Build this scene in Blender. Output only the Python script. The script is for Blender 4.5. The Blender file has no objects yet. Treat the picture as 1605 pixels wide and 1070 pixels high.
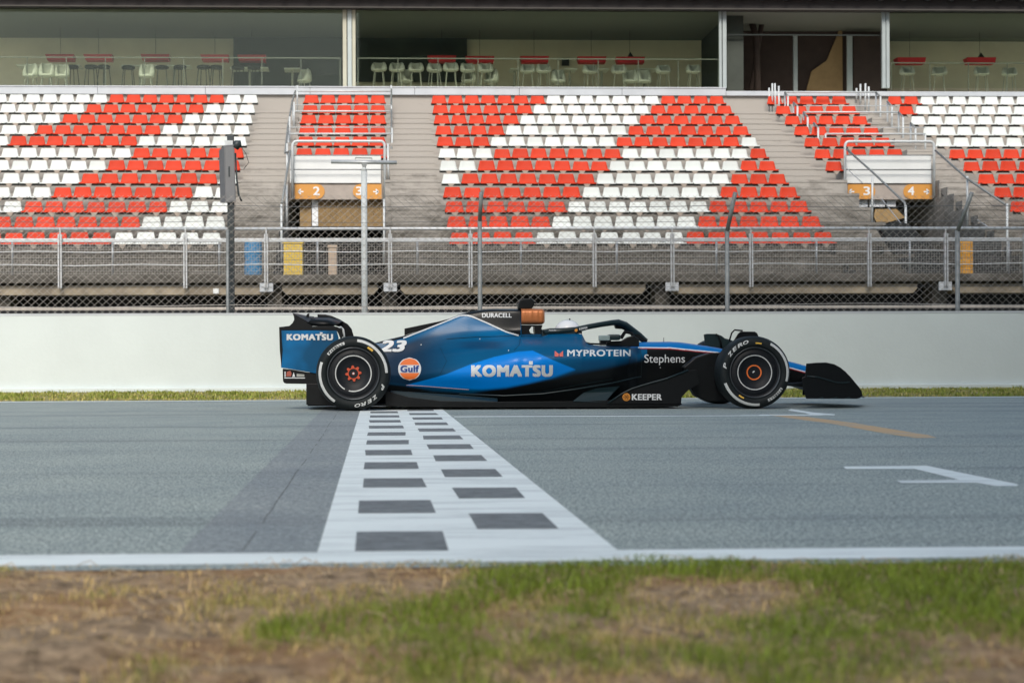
import bpy, bmesh, math, random
import numpy as np
from mathutils import Vector, Matrix, noise as mnoise
from mathutils.bvhtree import BVHTree
random.seed(7); np.random.seed(7)
S = bpy.context.scene
COL = S.collection
R = math.radians
# ------------------------------------------------------------ camera
F_PX, PPX, PPY, H = 2650.0, 700.0, 557.6, 0.537     # focal length, principal point (1605 wide picture), eye height
TH = math.atan(110/2650); ROLL = 0.0039
Fv = Vector((math.sin(TH), math.cos(TH), 0)); R0 = Vector((math.cos(TH), -math.sin(TH), 0)); U0 = Vector((0, 0, 1))
Rv = (R0 - ROLL*U0).normalized(); Uv = (U0 + ROLL*R0).normalized()
cam = bpy.data.cameras.new('camera'); co = bpy.data.objects.new('camera', cam); COL.objects.link(co)
co.matrix_world = Matrix(((Rv.x, Uv.x, -Fv.x, 0), (Rv.y, Uv.y, -Fv.y, 0), (Rv.z, Uv.z, -Fv.z, H), (0, 0, 0, 1)))
cam.sensor_width = 36; cam.lens = 36*F_PX/1605
cam.shift_x = (802.5-PPX)/1605; cam.shift_y = (PPY-535)/1605
cam.clip_start = .1; cam.clip_end = 3000
cam.dof.use_dof = True; cam.dof.focus_distance = 17.2; cam.dof.aperture_fstop = 4.3
S.camera = co
# ------------------------------------------------------------ light
W = bpy.data.worlds.new('World'); S.world = W; W.use_nodes = True
SUN_EL, SUN_AZ = R(40), R(185)
nt = W.node_tree; sky = nt.nodes.new('ShaderNodeTexSky'); sky.sky_type = 'NISHITA'; sky.sun_disc = False
sky.sun_elevation = SUN_EL; sky.sun_rotation = SUN_AZ; sky.air_density = 1.0; sky.dust_density = 2.2
hs_ = nt.nodes.new('ShaderNodeHueSaturation'); hs_.inputs['Saturation'].default_value = .85; hs_.inputs['Hue'].default_value = .485; nt.links.new(sky.outputs[0], hs_.inputs['Color']); nt.links.new(hs_.outputs[0], nt.nodes['Background'].inputs[0]); nt.nodes['Background'].inputs[1].default_value = 0.15
sl = bpy.data.lights.new('sun', 'SUN'); sl.energy = 2.4; sl.angle = R(20); sl.color = (1, .93, .83)
so = bpy.data.objects.new('sun', sl); COL.objects.link(so)
sd = Vector((math.sin(SUN_AZ)*math.cos(SUN_EL), math.cos(SUN_AZ)*math.cos(SUN_EL), math.sin(SUN_EL)))
so.rotation_euler = (-sd).to_track_quat('-Z', 'Y').to_euler(); so.location = (-5, -10, 20)
S.view_settings.view_transform = 'Standard'; S.view_settings.look = 'None'; S.view_settings.exposure = 0.27; S.view_settings.gamma = 1
S.render.engine = 'CYCLES'

# ------------------------------------------------------------ picture <-> place
def ray(px, py):
    u, v = px-PPX, py-PPY
    return Fv + Rv*(u/F_PX) - Uv*(v/F_PX)
def P(px, py, Y):
    d = ray(px, py); t = Y/d.y
    return Vector((d.x*t, Y, H+d.z*t))
def G(px, py, z=0):
    d = ray(px, py); t = (z-H)/d.z
    return Vector((d.x*t, d.y*t, z))
def proj(p):
    q = Vector(p)-Vector((0, 0, H)); w = q.dot(Fv)
    return PPX+F_PX*q.dot(Rv)/w, PPY-F_PX*q.dot(Uv)/w
def zy(py, Y): return P(590, py, Y).z

# ------------------------------------------------------------ objects
ORG = {}
def tag(o, label=None, cat=None, group=None, kind=None):
    if label: o['label'] = label
    if cat: o['category'] = cat
    if group: o['group'] = group
    if kind: o['kind'] = kind
    return o
def thing(name, loc, label, cat, group=None, kind=None):
    o = bpy.data.objects.new(name, None); o.location = loc; o.empty_display_size = .2
    COL.objects.link(o); ORG[o.name] = Vector(loc)
    return tag(o, label, cat, group, kind)
def mk(name, v, f, mats, parent=None, smooth=False, midx=None, bevel=0):
    org = ORG.get(parent.name, Vector()) if parent else Vector()
    me = bpy.data.meshes.new(name)
    me.from_pydata([tuple(Vector(p)-org) for p in v], [], [tuple(q) for q in f])
    if not isinstance(mats, (list, tuple)): mats = [mats]
    for m in mats: me.materials.append(m)
    if midx is not None: me.polygons.foreach_set('material_index', midx)
    if smooth: me.polygons.foreach_set('use_smooth', [True]*len(me.polygons))
    me.update()
    o = bpy.data.objects.new(name, me); COL.objects.link(o)
    if parent: o.parent = parent; ORG[o.name] = org
    else: ORG[o.name] = Vector()
    if bevel:
        b = o.modifiers.new('bevel', 'BEVEL'); b.width = bevel; b.segments = 2; b.limit_method = 'ANGLE'
    return o
class MB:
    def __init__(s): s.v = []; s.f = []; s.m = []
    def add(s, v, f, m=0):
        n = len(s.v); s.v += [Vector(p) for p in v]; s.f += [tuple(i+n for i in q) for q in f]; s.m += [m]*len(f); return s
    def box(s, a, b, m=0):
        x0, y0, z0 = a; x1, y1, z1 = b
        v = [(x0,y0,z0),(x1,y0,z0),(x1,y1,z0),(x0,y1,z0),(x0,y0,z1),(x1,y0,z1),(x1,y1,z1),(x0,y1,z1)]
        return s.add(v, [(0,3,2,1),(4,5,6,7),(0,1,5,4),(1,2,6,5),(2,3,7,6),(3,0,4,7)], m)
    def tube(s, pts, r, n=8, m=0, cap=True):
        pts = [Vector(p) for p in pts]; rs = r if isinstance(r, (list, tuple)) else [r]*len(pts)
        rings = []; up = None
        for i, p in enumerate(pts):
            d = (pts[min(i+1, len(pts)-1)]-pts[max(i-1, 0)]).normalized()
            if up is None: up = Vector((0,0,1)) if abs(d.z) < .9 else Vector((1,0,0))
            a = d.cross(up).normalized(); b = a.cross(d).normalized(); up = b
            rings.append([p+(a*math.cos(t)+b*math.sin(t))*rs[i] for t in [2*math.pi*(k+.5)/n for k in range(n)]])
        v = [q for rg in rings for q in rg]; f = []
        for i in range(len(rings)-1):
            for k in range(n): f.append((i*n+k, i*n+(k+1)%n, (i+1)*n+(k+1)%n, (i+1)*n+k))
        if cap: f += [tuple(range(n))[::-1], tuple(range((len(rings)-1)*n, len(rings)*n))]
        return s.add(v, f, m)
    def prism(s, poly, off, m=0):
        n = len(poly); a = [Vector(p) for p in poly]; b = [p+Vector(off) for p in a]
        return s.add(a+b, [tuple(range(n))[::-1], tuple(range(n, 2*n))]+[(i, (i+1)%n, n+(i+1)%n, n+i) for i in range(n)], m)
    def lathe(s, prof, c, axis=Vector((0,-1,0)), n=48, m=0):
        # prof: (distance along axis, radius)
        ex = Vector((1,0,0)); ez = Vector((0,0,1)); c = Vector(c)
        v = [c+axis*d+(ex*math.cos(2*math.pi*k/n)+ez*math.sin(2*math.pi*k/n))*r for d, r in prof for k in range(n)]
        f = [(i*n+k, i*n+(k+1)%n, (i+1)*n+(k+1)%n, (i+1)*n+k) for i in range(len(prof)-1) for k in range(n)]
        return s.add(v, f, m)
    def build(s, name, mats, parent=None, smooth=False, bevel=0):
        return mk(name, s.v, s.f, mats, parent, smooth, s.m, bevel)
def copy_tree(o, parent=None):
    c = o.copy(); COL.objects.link(c); c.parent = parent
    for ch in list(o.children): copy_tree(ch, c)
    return c

# ------------------------------------------------------------ materials
def lin(c):
    return tuple(((x/255)/12.92 if x/255 <= .04045 else (((x/255)+.055)/1.055)**2.4) for x in c)
def mat(name, col, rough=.6, metal=0, var=0, vs=4, bump=0, bs=60, spec=.5, coat=0, col2=None, stretch=None):
    m = bpy.data.materials.new(name); m.use_nodes = True; t = m.node_tree; b = t.nodes['Principled BSDF']
    b.inputs['Roughness'].default_value = rough; b.inputs['Metallic'].default_value = metal
    b.inputs['Specular IOR Level'].default_value = spec; b.inputs['Coat Weight'].default_value = coat
    b.inputs['Coat Roughness'].default_value = .12
    c = tuple(col)+(1,)
    b.inputs['Base Color'].default_value = c
    if var or bump:
        tc = t.nodes.new('ShaderNodeTexCoord'); mp = t.nodes.new('ShaderNodeMapping'); t.links.new(tc.outputs['Object'], mp.inputs[0])
        if stretch: mp.inputs['Scale'].default_value = stretch
    if var:
        n = t.nodes.new('ShaderNodeTexNoise'); n.inputs['Scale'].default_value = vs; n.inputs['Detail'].default_value = 7; n.inputs['Roughness'].default_value = .65
        t.links.new(mp.outputs[0], n.inputs[0])
        rp = t.nodes.new('ShaderNodeValToRGB'); rp.color_ramp.elements[0].position = .3; rp.color_ramp.elements[1].position = .7
        d = col2 if col2 else tuple(x*(1-var) for x in col)
        rp.color_ramp.elements[0].color = tuple(d)+(1,); rp.color_ramp.elements[1].color = tuple(min(1, x*(1+var*.3)) for x in col)+(1,)
        t.links.new(n.outputs[0], rp.inputs[0]); t.links.new(rp.outputs[0], b.inputs['Base Color'])
    if bump:
        n2 = t.nodes.new('ShaderNodeTexNoise'); n2.inputs['Scale'].default_value = bs; n2.inputs['Detail'].default_value = 5
        bp = t.nodes.new('ShaderNodeBump'); bp.inputs['Strength'].default_value = bump; bp.inputs['Distance'].default_value = .02
        t.links.new(mp.outputs[0], n2.inputs[0]); t.links.new(n2.outputs[0], bp.inputs['Height']); t.links.new(bp.outputs[0], b.inputs['Normal'])
    return m
def N(t, typ, **kw):
    n = t.nodes.new(typ)
    for k, v in kw.items():
        if hasattr(n, k): setattr(n, k, v)
        else: n.inputs[k].default_value = v
    return n
def asphalt(name, base, dark, tint):
    m = bpy.data.materials.new(name); m.use_nodes = True; t = m.node_tree; b = t.nodes['Principled BSDF']; L = t.links.new
    b.inputs['Roughness'].default_value = .72; b.inputs['Specular IOR Level'].default_value = .5
    tc = N(t, 'ShaderNodeTexCoord'); O = tc.outputs['Object']
    mg = N(t, 'ShaderNodeMapping'); mg.inputs['Scale'].default_value = (1, .4, 1); L(O, mg.inputs[0]); agg = N(t, 'ShaderNodeTexNoise', Scale=110, Detail=4, Roughness=.75); L(mg.outputs[0], agg.inputs[0])
    r1 = N(t, 'ShaderNodeValToRGB'); r1.color_ramp.elements[0].position = .42; r1.color_ramp.elements[1].position = .60
    r1.color_ramp.elements[0].color = dark+(1,); r1.color_ramp.elements[1].color = base+(1,); L(agg.outputs[0], r1.inputs[0])
    # big worn patches
    big = N(t, 'ShaderNodeTexNoise', Scale=1.1, Detail=8, Roughness=.7); L(O, big.inputs[0])
    mx = N(t, 'ShaderNodeMixRGB', blend_type='MULTIPLY'); mx.inputs[0].default_value = 1
    r2 = N(t, 'ShaderNodeValToRGB'); r2.color_ramp.elements[0].position = .3; r2.color_ramp.elements[1].position = .72
    r2.color_ramp.elements[0].color = (.78, .8, .83, 1); r2.color_ramp.elements[1].color = (1.1, 1.08, 1.05, 1); L(big.outputs[0], r2.inputs[0])
    gm = N(t, 'ShaderNodeMapping'); gm.inputs['Scale'].default_value = (1, .55, 1); L(O, gm.inputs[0])
    g2 = N(t, 'ShaderNodeTexNoise', Scale=38, Detail=5, Roughness=.8); L(gm.outputs[0], g2.inputs[0])
    rg = N(t, 'ShaderNodeValToRGB'); rg.color_ramp.elements[0].position = .40; rg.color_ramp.elements[1].position = .60
    rg.color_ramp.elements[0].color = (.66, .68, .68, 1); rg.color_ramp.elements[1].color = (1.18, 1.17, 1.15, 1); L(g2.outputs[0], rg.inputs[0])
    mg2 = N(t, 'ShaderNodeMixRGB', blend_type='MULTIPLY'); mg2.inputs[0].default_value = 1; L(r1.outputs[0], mg2.inputs[1]); L(rg.outputs[0], mg2.inputs[2])
    L(mg2.outputs[0], mx.inputs[1]); L(r2.outputs[0], mx.inputs[2])
    # rubber streaks along the track
    mp = N(t, 'ShaderNodeMapping'); mp.inputs['Scale'].default_value = (.03, 1.5, 1); L(O, mp.inputs[0])
    st = N(t, 'ShaderNodeTexNoise', Scale=1.0, Detail=9, Roughness=.72); L(mp.outputs[0], st.inputs[0])
    r3 = N(t, 'ShaderNodeValToRGB'); r3.color_ramp.elements[0].position = .34; r3.color_ramp.elements[1].position = .47
    r3.color_ramp.elements[0].color = tint+(1,); r3.color_ramp.elements[1].color = (1, 1, 1, 1); L(st.outputs[0], r3.inputs[0])
    m2 = N(t, 'ShaderNodeMixRGB', blend_type='MULTIPLY'); m2.inputs[0].default_value = 1; L(mx.outputs[0], m2.inputs[1]); L(r3.outputs[0], m2.inputs[2])
    L(m2.outputs[0], b.inputs['Base Color'])
    bp = N(t, 'ShaderNodeBump', Strength=.6, Distance=.004); L(agg.outputs[0], bp.inputs['Height']); L(bp.outputs[0], b.inputs['Normal'])
    return m
def paintmat(name, col, worn, thr=.42):
    m = bpy.data.materials.new(name); m.use_nodes = True; t = m.node_tree; b = t.nodes['Principled BSDF']; L = t.links.new
    b.inputs['Roughness'].default_value = .6
    tc = N(t, 'ShaderNodeTexCoord'); mp = N(t, 'ShaderNodeMapping'); mp.inputs['Scale'].default_value = (.35, 3.2, 1); L(tc.outputs['Object'], mp.inputs[0])
    n = N(t, 'ShaderNodeTexNoise', Scale=2.2, Detail=12, Roughness=.8); L(mp.outputs[0], n.inputs[0])
    r = N(t, 'ShaderNodeValToRGB'); r.color_ramp.elements[0].position = thr-.1; r.color_ramp.elements[1].position = thr+.06
    r.color_ramp.elements[0].color = worn+(1,); r.color_ramp.elements[1].color = col+(1,); L(n.outputs[0], r.inputs[0]); L(r.outputs[0], b.inputs['Base Color'])
    n2 = N(t, 'ShaderNodeTexNoise', Scale=90, Detail=4); L(tc.outputs['Object'], n2.inputs[0])
    bp = N(t, 'ShaderNodeBump', Strength=.3, Distance=.003); L(n2.outputs[0], bp.inputs['Height']); L(bp.outputs[0], b.inputs['Normal'])
    return m
def attrmat(name, rough, coat=0, metal=0, attr='col', spec=.5):
    m = bpy.data.materials.new(name); m.use_nodes = True; t = m.node_tree; b = t.nodes['Principled BSDF']
    a = N(t, 'ShaderNodeVertexColor'); a.layer_name = attr; t.links.new(a.outputs[0], b.inputs['Base Color'])
    b.inputs['Roughness'].default_value = rough; b.inputs['Coat Weight'].default_value = coat; b.inputs['Coat Roughness'].default_value = .15
    b.inputs['Metallic'].default_value = metal; b.inputs['Specular IOR Level'].default_value = spec
    return m
def concrete(name, base, dirt, zlo, zhi, scale=1.2):
    """weather-stained concrete: dirt grows where the rain reaches (the lower, outer rows)"""
    m = bpy.data.materials.new(name); m.use_nodes = True; t = m.node_tree; b = t.nodes['Principled BSDF']; L = t.links.new
    b.inputs['Roughness'].default_value = .85
    tc = N(t, 'ShaderNodeTexCoord'); O = tc.outputs['Object']
    mp = N(t, 'ShaderNodeMapping'); mp.inputs['Scale'].default_value = (.55, 1, 1.3); L(O, mp.inputs[0])
    n = N(t, 'ShaderNodeTexNoise', Scale=scale*2, Detail=10, Roughness=.75); L(mp.outputs[0], n.inputs[0])
    sx = N(t, 'ShaderNodeSeparateXYZ'); L(O, sx.inputs[0])
    mr = N(t, 'ShaderNodeMapRange'); mr.inputs['From Min'].default_value = zlo; mr.inputs['From Max'].default_value = zhi
    mr.inputs['To Min'].default_value = .36; mr.inputs['To Max'].default_value = -.16; L(sx.outputs[2], mr.inputs[0])
    ad = N(t, 'ShaderNodeMath', operation='ADD'); L(n.outputs[0], ad.inputs[0]); L(mr.outputs[0], ad.inputs[1])
    r = N(t, 'ShaderNodeValToRGB'); r.color_ramp.elements[0].position = .45; r.color_ramp.elements[1].position = .82
    r.color_ramp.elements[0].color = base+(1,); r.color_ramp.elements[1].color = dirt+(1,); L(ad.outputs[0], r.inputs[0])
    L(r.outputs[0], b.inputs['Base Color'])
    n2 = N(t, 'ShaderNodeTexNoise', Scale=35, Detail=5); L(O, n2.inputs[0])
    bp = N(t, 'ShaderNodeBump', Strength=.4, Distance=.01); L(n2.outputs[0], bp.inputs['Height']); L(bp.outputs[0], b.inputs['Normal'])
    return m

M = {}
M['asphalt'] = asphalt('asphalt', (.56,.625,.59), (.15,.18,.172), (.58,.59,.61))
M['patch'] = asphalt('sealed_asphalt', (.36,.39,.39), (.22,.245,.25), (.72,.72,.74))
M['white_line'] = paintmat('white_road_paint', (.80,.86,.84), (.46,.50,.50), .455)
M['square'] = mat('dark_square', (.19,.205,.21), .75, var=.45, vs=14, bump=.3, bs=90)
M['orange_line'] = paintmat('orange_road_paint', (.60,.36,.14), (.40,.36,.28), .50)
M['verge'] = mat('asphalt_edge', (.10,.10,.10), .9, var=.4, vs=9, bump=.6, bs=40)
M['wall'] = mat('white_wall_paint', (.62,.69,.69), .6, var=.07, vs=.7, bump=.15, bs=18)
M['concrete'] = concrete('stand_concrete', (.38,.36,.33), (.075,.07,.058), 2.4, 5.6)
M['concrete_dirty'] = concrete('dirty_concrete', (.27,.25,.225), (.07,.065,.055), 1.6, 4.5)
M['beam'] = mat('beam_concrete', (.36,.31,.23), .85, var=.5, vs=1.6, bump=.3, bs=25, col2=(.15,.13,.10))
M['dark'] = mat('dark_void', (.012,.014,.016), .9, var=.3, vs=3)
M['kerbstone'] = mat('pale_concrete', (.48,.44,.39), .85, var=.25, vs=3, bump=.3)
M['red'] = mat('red_seat_plastic', (.62,.055,.022), .55, spec=.15, var=.12, vs=1.5)
M['white'] = mat('white_seat_plastic', (.68,.72,.70), .55, spec=.2, var=.08, vs=1.5)
M['bracket'] = mat('seat_bracket', (.55,.47,.40), .6, var=.2, vs=10)
M['galv'] = mat('galvanised_steel', (.55,.58,.60), .42, metal=.35, var=.25, vs=8)
M['galv_dark'] = mat('weathered_steel', (.27,.29,.29), .6, metal=.3, var=.35, vs=10)
M['rail'] = mat('pale_rail', (.60,.64,.65), .45, metal=.1, var=.15, vs=9)
M['wire'] = mat('wire', (.42,.40,.37), .5, metal=.4, var=.2, vs=20)
M['finewire'] = mat('fine_wire', (.34,.33,.31), .5, metal=.3, var=.2, vs=20)
M['barbed'] = mat('tension_wire', (.12,.13,.14), .6, metal=.4)
M['pole_white'] = mat('white_pole_paint', (.58,.62,.62), .5, var=.2, vs=6)
M['pole_black'] = mat('black_pole_paint', (.028,.04,.045), .45, var=.3, vs=6)
M['speaker'] = mat('grey_cabinet', (.15,.155,.165), .6, var=.15, vs=9)
M['ledge'] = mat('ledge_metal', (.52,.56,.60), .5, var=.12, vs=1.5)
M['panel'] = mat('white_panel', (.74,.77,.77), .5, var=.08, vs=1.5)
M['sign_orange'] = mat('orange_sign', (.66,.31,.065), .5, var=.08, vs=4)
M['ink_white'] = mat('white_lettering', (.80,.82,.83), .45, var=.04, vs=8)
M['slats'] = mat('brown_slats', (.40,.27,.12), .7, var=.3, vs=6)
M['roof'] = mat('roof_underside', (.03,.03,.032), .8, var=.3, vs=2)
M['lounge_wall'] = mat('lounge_wall', (.78,.73,.58), .8, var=.15, vs=.8)
M['lounge_dark'] = mat('lounge_dark_wall', (.05,.06,.05), .8, var=.3, vs=1)
M['frame'] = mat('window_frame', (.42,.48,.48), .4, metal=.3, var=.1)
M['frame_cream'] = mat('cream_column', (.50,.50,.40), .6, var=.1)
M['stool_white'] = mat('white_shell', (.66,.68,.60), .4, var=.05)
M['stool_dark'] = mat('dark_shell', (.02,.025,.022), .5, var=.2)
M['leg_metal'] = mat('dark_leg', (.05,.06,.055), .4, metal=.5)
M['leg_pale'] = mat('pale_leg', (.35,.36,.31), .5)
M['balus'] = mat('balustrade_steel', (.16,.17,.155), .5, metal=.3)
M['shade'] = mat('red_shade', (.62,.02,.03), .5, var=.1)
M['ochre_sunlight'] = mat('painted_sunlight', (.33,.23,.11), .85, var=.2, vs=3)
M['brownwall'] = mat('brown_cladding', (.045,.03,.025), .8, var=.3, vs=3)
M['blue_bin'] = mat('blue_plastic', (.02,.20,.42), .5, var=.1)
M['yellow_bin'] = mat('yellow_plastic', (.68,.47,.04), .5, var=.1)
M['orange_bin'] = mat('orange_plastic', (.72,.33,.015), .5, var=.1)
M['beige'] = mat('beige_cabinet', (.50,.39,.29), .6, var=.1)
M['daylight'] = mat('painted_daylight', (.85,.9,.95), .6)  # white colour stands for daylight seen through the openings
for k_ in ('red', 'white'):
    t_ = M[k_].node_tree; oi = N(t_, 'ShaderNodeObjectInfo'); hv = N(t_, 'ShaderNodeHueSaturation'); mr_ = N(t_, 'ShaderNodeMapRange'); mr_.inputs['To Min'].default_value = .86; mr_.inputs['To Max'].default_value = 1.03
    lk = [l for l in t_.links if l.to_socket.name == 'Base Color'][0]; src = lk.from_socket; t_.links.remove(lk)
    t_.links.new(oi.outputs['Random'], mr_.inputs[0]); t_.links.new(mr_.outputs[0], hv.inputs['Value']); t_.links.new(src, hv.inputs['Color']); t_.links.new(hv.outputs[0], t_.nodes['Principled BSDF'].inputs['Base Color'])
def glass(name, tint, refl):
    m = bpy.data.materials.new(name); m.use_nodes = True; t = m.node_tree; L = t.links.new
    o = t.nodes['Material Output']; t.nodes.remove(t.nodes['Principled BSDF'])
    tr = N(t, 'ShaderNodeBsdfTransparent'); tr.inputs[0].default_value = tint+(1,)
    gl = N(t, 'ShaderNodeBsdfGlossy'); gl.inputs['Roughness'].default_value = .02; gl.inputs[0].default_value = (.8,.9,.88,1)
    fr = N(t, 'ShaderNodeFresnel'); fr.inputs[0].default_value = refl
    mx = N(t, 'ShaderNodeMixShader'); L(fr.outputs[0], mx.inputs[0]); L(tr.outputs[0], mx.inputs[1]); L(gl.outputs[0], mx.inputs[2]); L(mx.outputs[0], o.inputs[0])
    return m
M['glass'] = glass('green_tinted_glass', (.90,.93,.88), 1.32)

# ------------------------------------------------------------ text
def text_geo(s, bold=0.0, shear=0.0, spacing=1.0):
    cu = bpy.data.curves.new('t', 'FONT'); cu.body = s; cu.offset = bold; cu.shear = shear; cu.space_character = spacing
    cu.align_x = 'CENTER'; cu.align_y = 'BOTTOM_BASELINE'; cu.resolution_u = 5
    o = bpy.data.objects.new('t', cu); COL.objects.link(o)
    dg = bpy.context.evaluated_depsgraph_get(); me = bpy.data.meshes.new_from_object(o.evaluated_get(dg))
    bm = bmesh.new(); bm.from_mesh(me); bmesh.ops.triangulate(bm, faces=bm.faces)
    for _ in range(3):
        es = [e for e in bm.edges if e.calc_length() > .2]
        if es: bmesh.ops.subdivide_edges(bm, edges=es, cuts=1); bmesh.ops.triangulate(bm, faces=bm.faces)
    bm.verts.index_update()
    v = [(p.co.x, p.co.y) for p in bm.verts]; f = [tuple(q.index for q in fc.verts) for fc in bm.faces]
    bm.free(); bpy.data.objects.remove(o); bpy.data.curves.remove(cu); bpy.data.meshes.remove(me)
    xs = [a for a, b in v]; ys = [b for a, b in v]
    return v, f, (min(xs), max(xs), min(ys), max(ys))
def flat_text(name, s, x0, x1, y0, y1, fn, mt, parent, bold=0.0, shear=0.0, spacing=1.0):
    """fit text into the box x0..x1, y0 (top) .. y1 (bottom); heavy faces are thickened sideways and upwards by stacked copies"""
    v, f, (a, b, c, d) = text_geo(s, 0, shear, spacing)
    sx, sy = (x1-x0), (y1-y0); w = bold*(y1-y0)
    vv = []; ff = []; lay = [(0, 0)] if bold <= 0 else [(-1,-.6),(1,-.6),(-1,.6),(1,.6),(0,0)]
    for k, (ox, oy) in enumerate(lay):
        n0 = len(vv)
        for p, q in v:
            X = x0+w+(p-a)/(b-a)*(sx-2*w)+ox*w; Y = y1-w*.6-(q-c)/(d-c)*(sy-1.2*w)-oy*w
            g = fn(X, Y); vv.append(g-(g-Vector((0, 0, H))).normalized()*.0004*k)
        ff += [tuple(i+n0 for i in t) for t in f]
    return mk(name, vv, ff, mt, parent)

# ============================================================ GROUND AND TRACK
mk('ground', [(-400,-200,-.02),(400,-200,-.02),(400,600,-.02),(-400,600,-.02)], [(0,1,2,3)], mat('packed_earth', (.16,.14,.10), .95, var=.4, vs=.6))['kind'] = 'structure'
NL0, NL1 = 4.40, 4.64
def sheet(name, x0, x1, y0, y1, z, m):
    o = mk(name, [(x0,y0,z),(x1,y0,z),(x1,y1,z),(x0,y1,z)], [(0,1,2,3)], m); o['kind'] = 'structure'; return o
sheet('track_asphalt', -120, 160, 4.30, 20.95, 0, M['asphalt'])
sheet('sealed_asphalt_band', -.545, -.166, 4.64, 20.6, .0007, M['patch'])
sheet('near_edge_line', -120, 160, NL0, NL1, .0009, M['white_line'])
sheet('far_edge_line', -120, 160, 20.62, 20.86, .0009, M['white_line'])
b = MB()
for xc, w_ in ((-.37, .0016),):
    pv = None
    for k in range(60):
        y = 4.7+k*.26; x = xc+.010*mnoise.noise(Vector((y*.5, xc*9, 0)))+.006*mnoise.noise(Vector((y*3, xc, 0)))
        if pv and random.random() < .6: b.add([(pv[0]-w_,pv[1],.0014),(pv[0]+w_,pv[1],.0014),(x+w_,y,.0014),(x-w_,y,.0014)], [(0,1,2,3)])
        pv = (x, y)
o = b.build('asphalt_cracks', M['verge']); tag(o, kind='structure')
# start line: white sheet and the darker squares as one painted marking each
sheet('start_line', -.164, .662, NL1, 20.55, .0011, M['white_line'])
b = MB()
for k in range(14):
    for x0, x1, ys in ((-.062, .199, 4.654), (.305, .560, 5.225)):
        y0 = ys+1.127*k; y1 = y0+.515
        if y1 < 20.4:
            j = lambda: random.uniform(-.006, .006)
            b.add([(x0+j(),y0+j(),.0019),(x1+j(),y0+j(),.0019),(x1+j(),y1+j(),.0019),(x0+j(),y1+j(),.0019)], [(0,1,2,3)])
b.build('start_line_squares', M['square'])['kind'] = 'structure'
def gpoly(name, polys, m, z=.0009):
    b = MB()
    for i, pl in enumerate(polys): b.add([G(x, y, z+.0003*i) for x, y in pl], [tuple(range(len(pl)))])
    o = b.build(name, m); o['kind'] = 'structure'
gpoly('grid_box_line', [[(1325.8,734.3),(1433.5,734.3),(1470,733.5),(1452,729.2),(1322,730.6)],
    [(1501,750.5),(1561,761.3),(1594,761),(1596.5,758.5),(1520,743),(1452,729.2),(1433.5,731),(1433.5,734.3)],
    [(1413,756.4),(1548,756),(1505,751),(1405,752.5)]], M['white_line'])
gpoly('grid_guide_line', [[(1206.7,650.3),(1232,654.2),(1303,663.6),(1390,679.5),(1436,686),(1468,685.6),(1458,682),(1340,662.5),(1262,652.6),(1206.7,648.8)]], M['orange_line'])
gpoly('far_grid_box_line', [[(1235,643),(1262,647),(1272,650),(1308,650.3),(1308.8,648.9),(1275,646),(1240,640.5)], [(1190,650.9),(1290,650.5),(1290,649.2),(1190,649.6)]], M['white_line'])
gpoly('thin_track_line', [[(712,653.2),(1206,651.2),(1206,650.2),(712,651.9)]], M['white_line'])
gpoly('track_seam', [[(712,651.6),(1160,650.0),(1160,649.4),(712,650.9)]], M['verge'])

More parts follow.
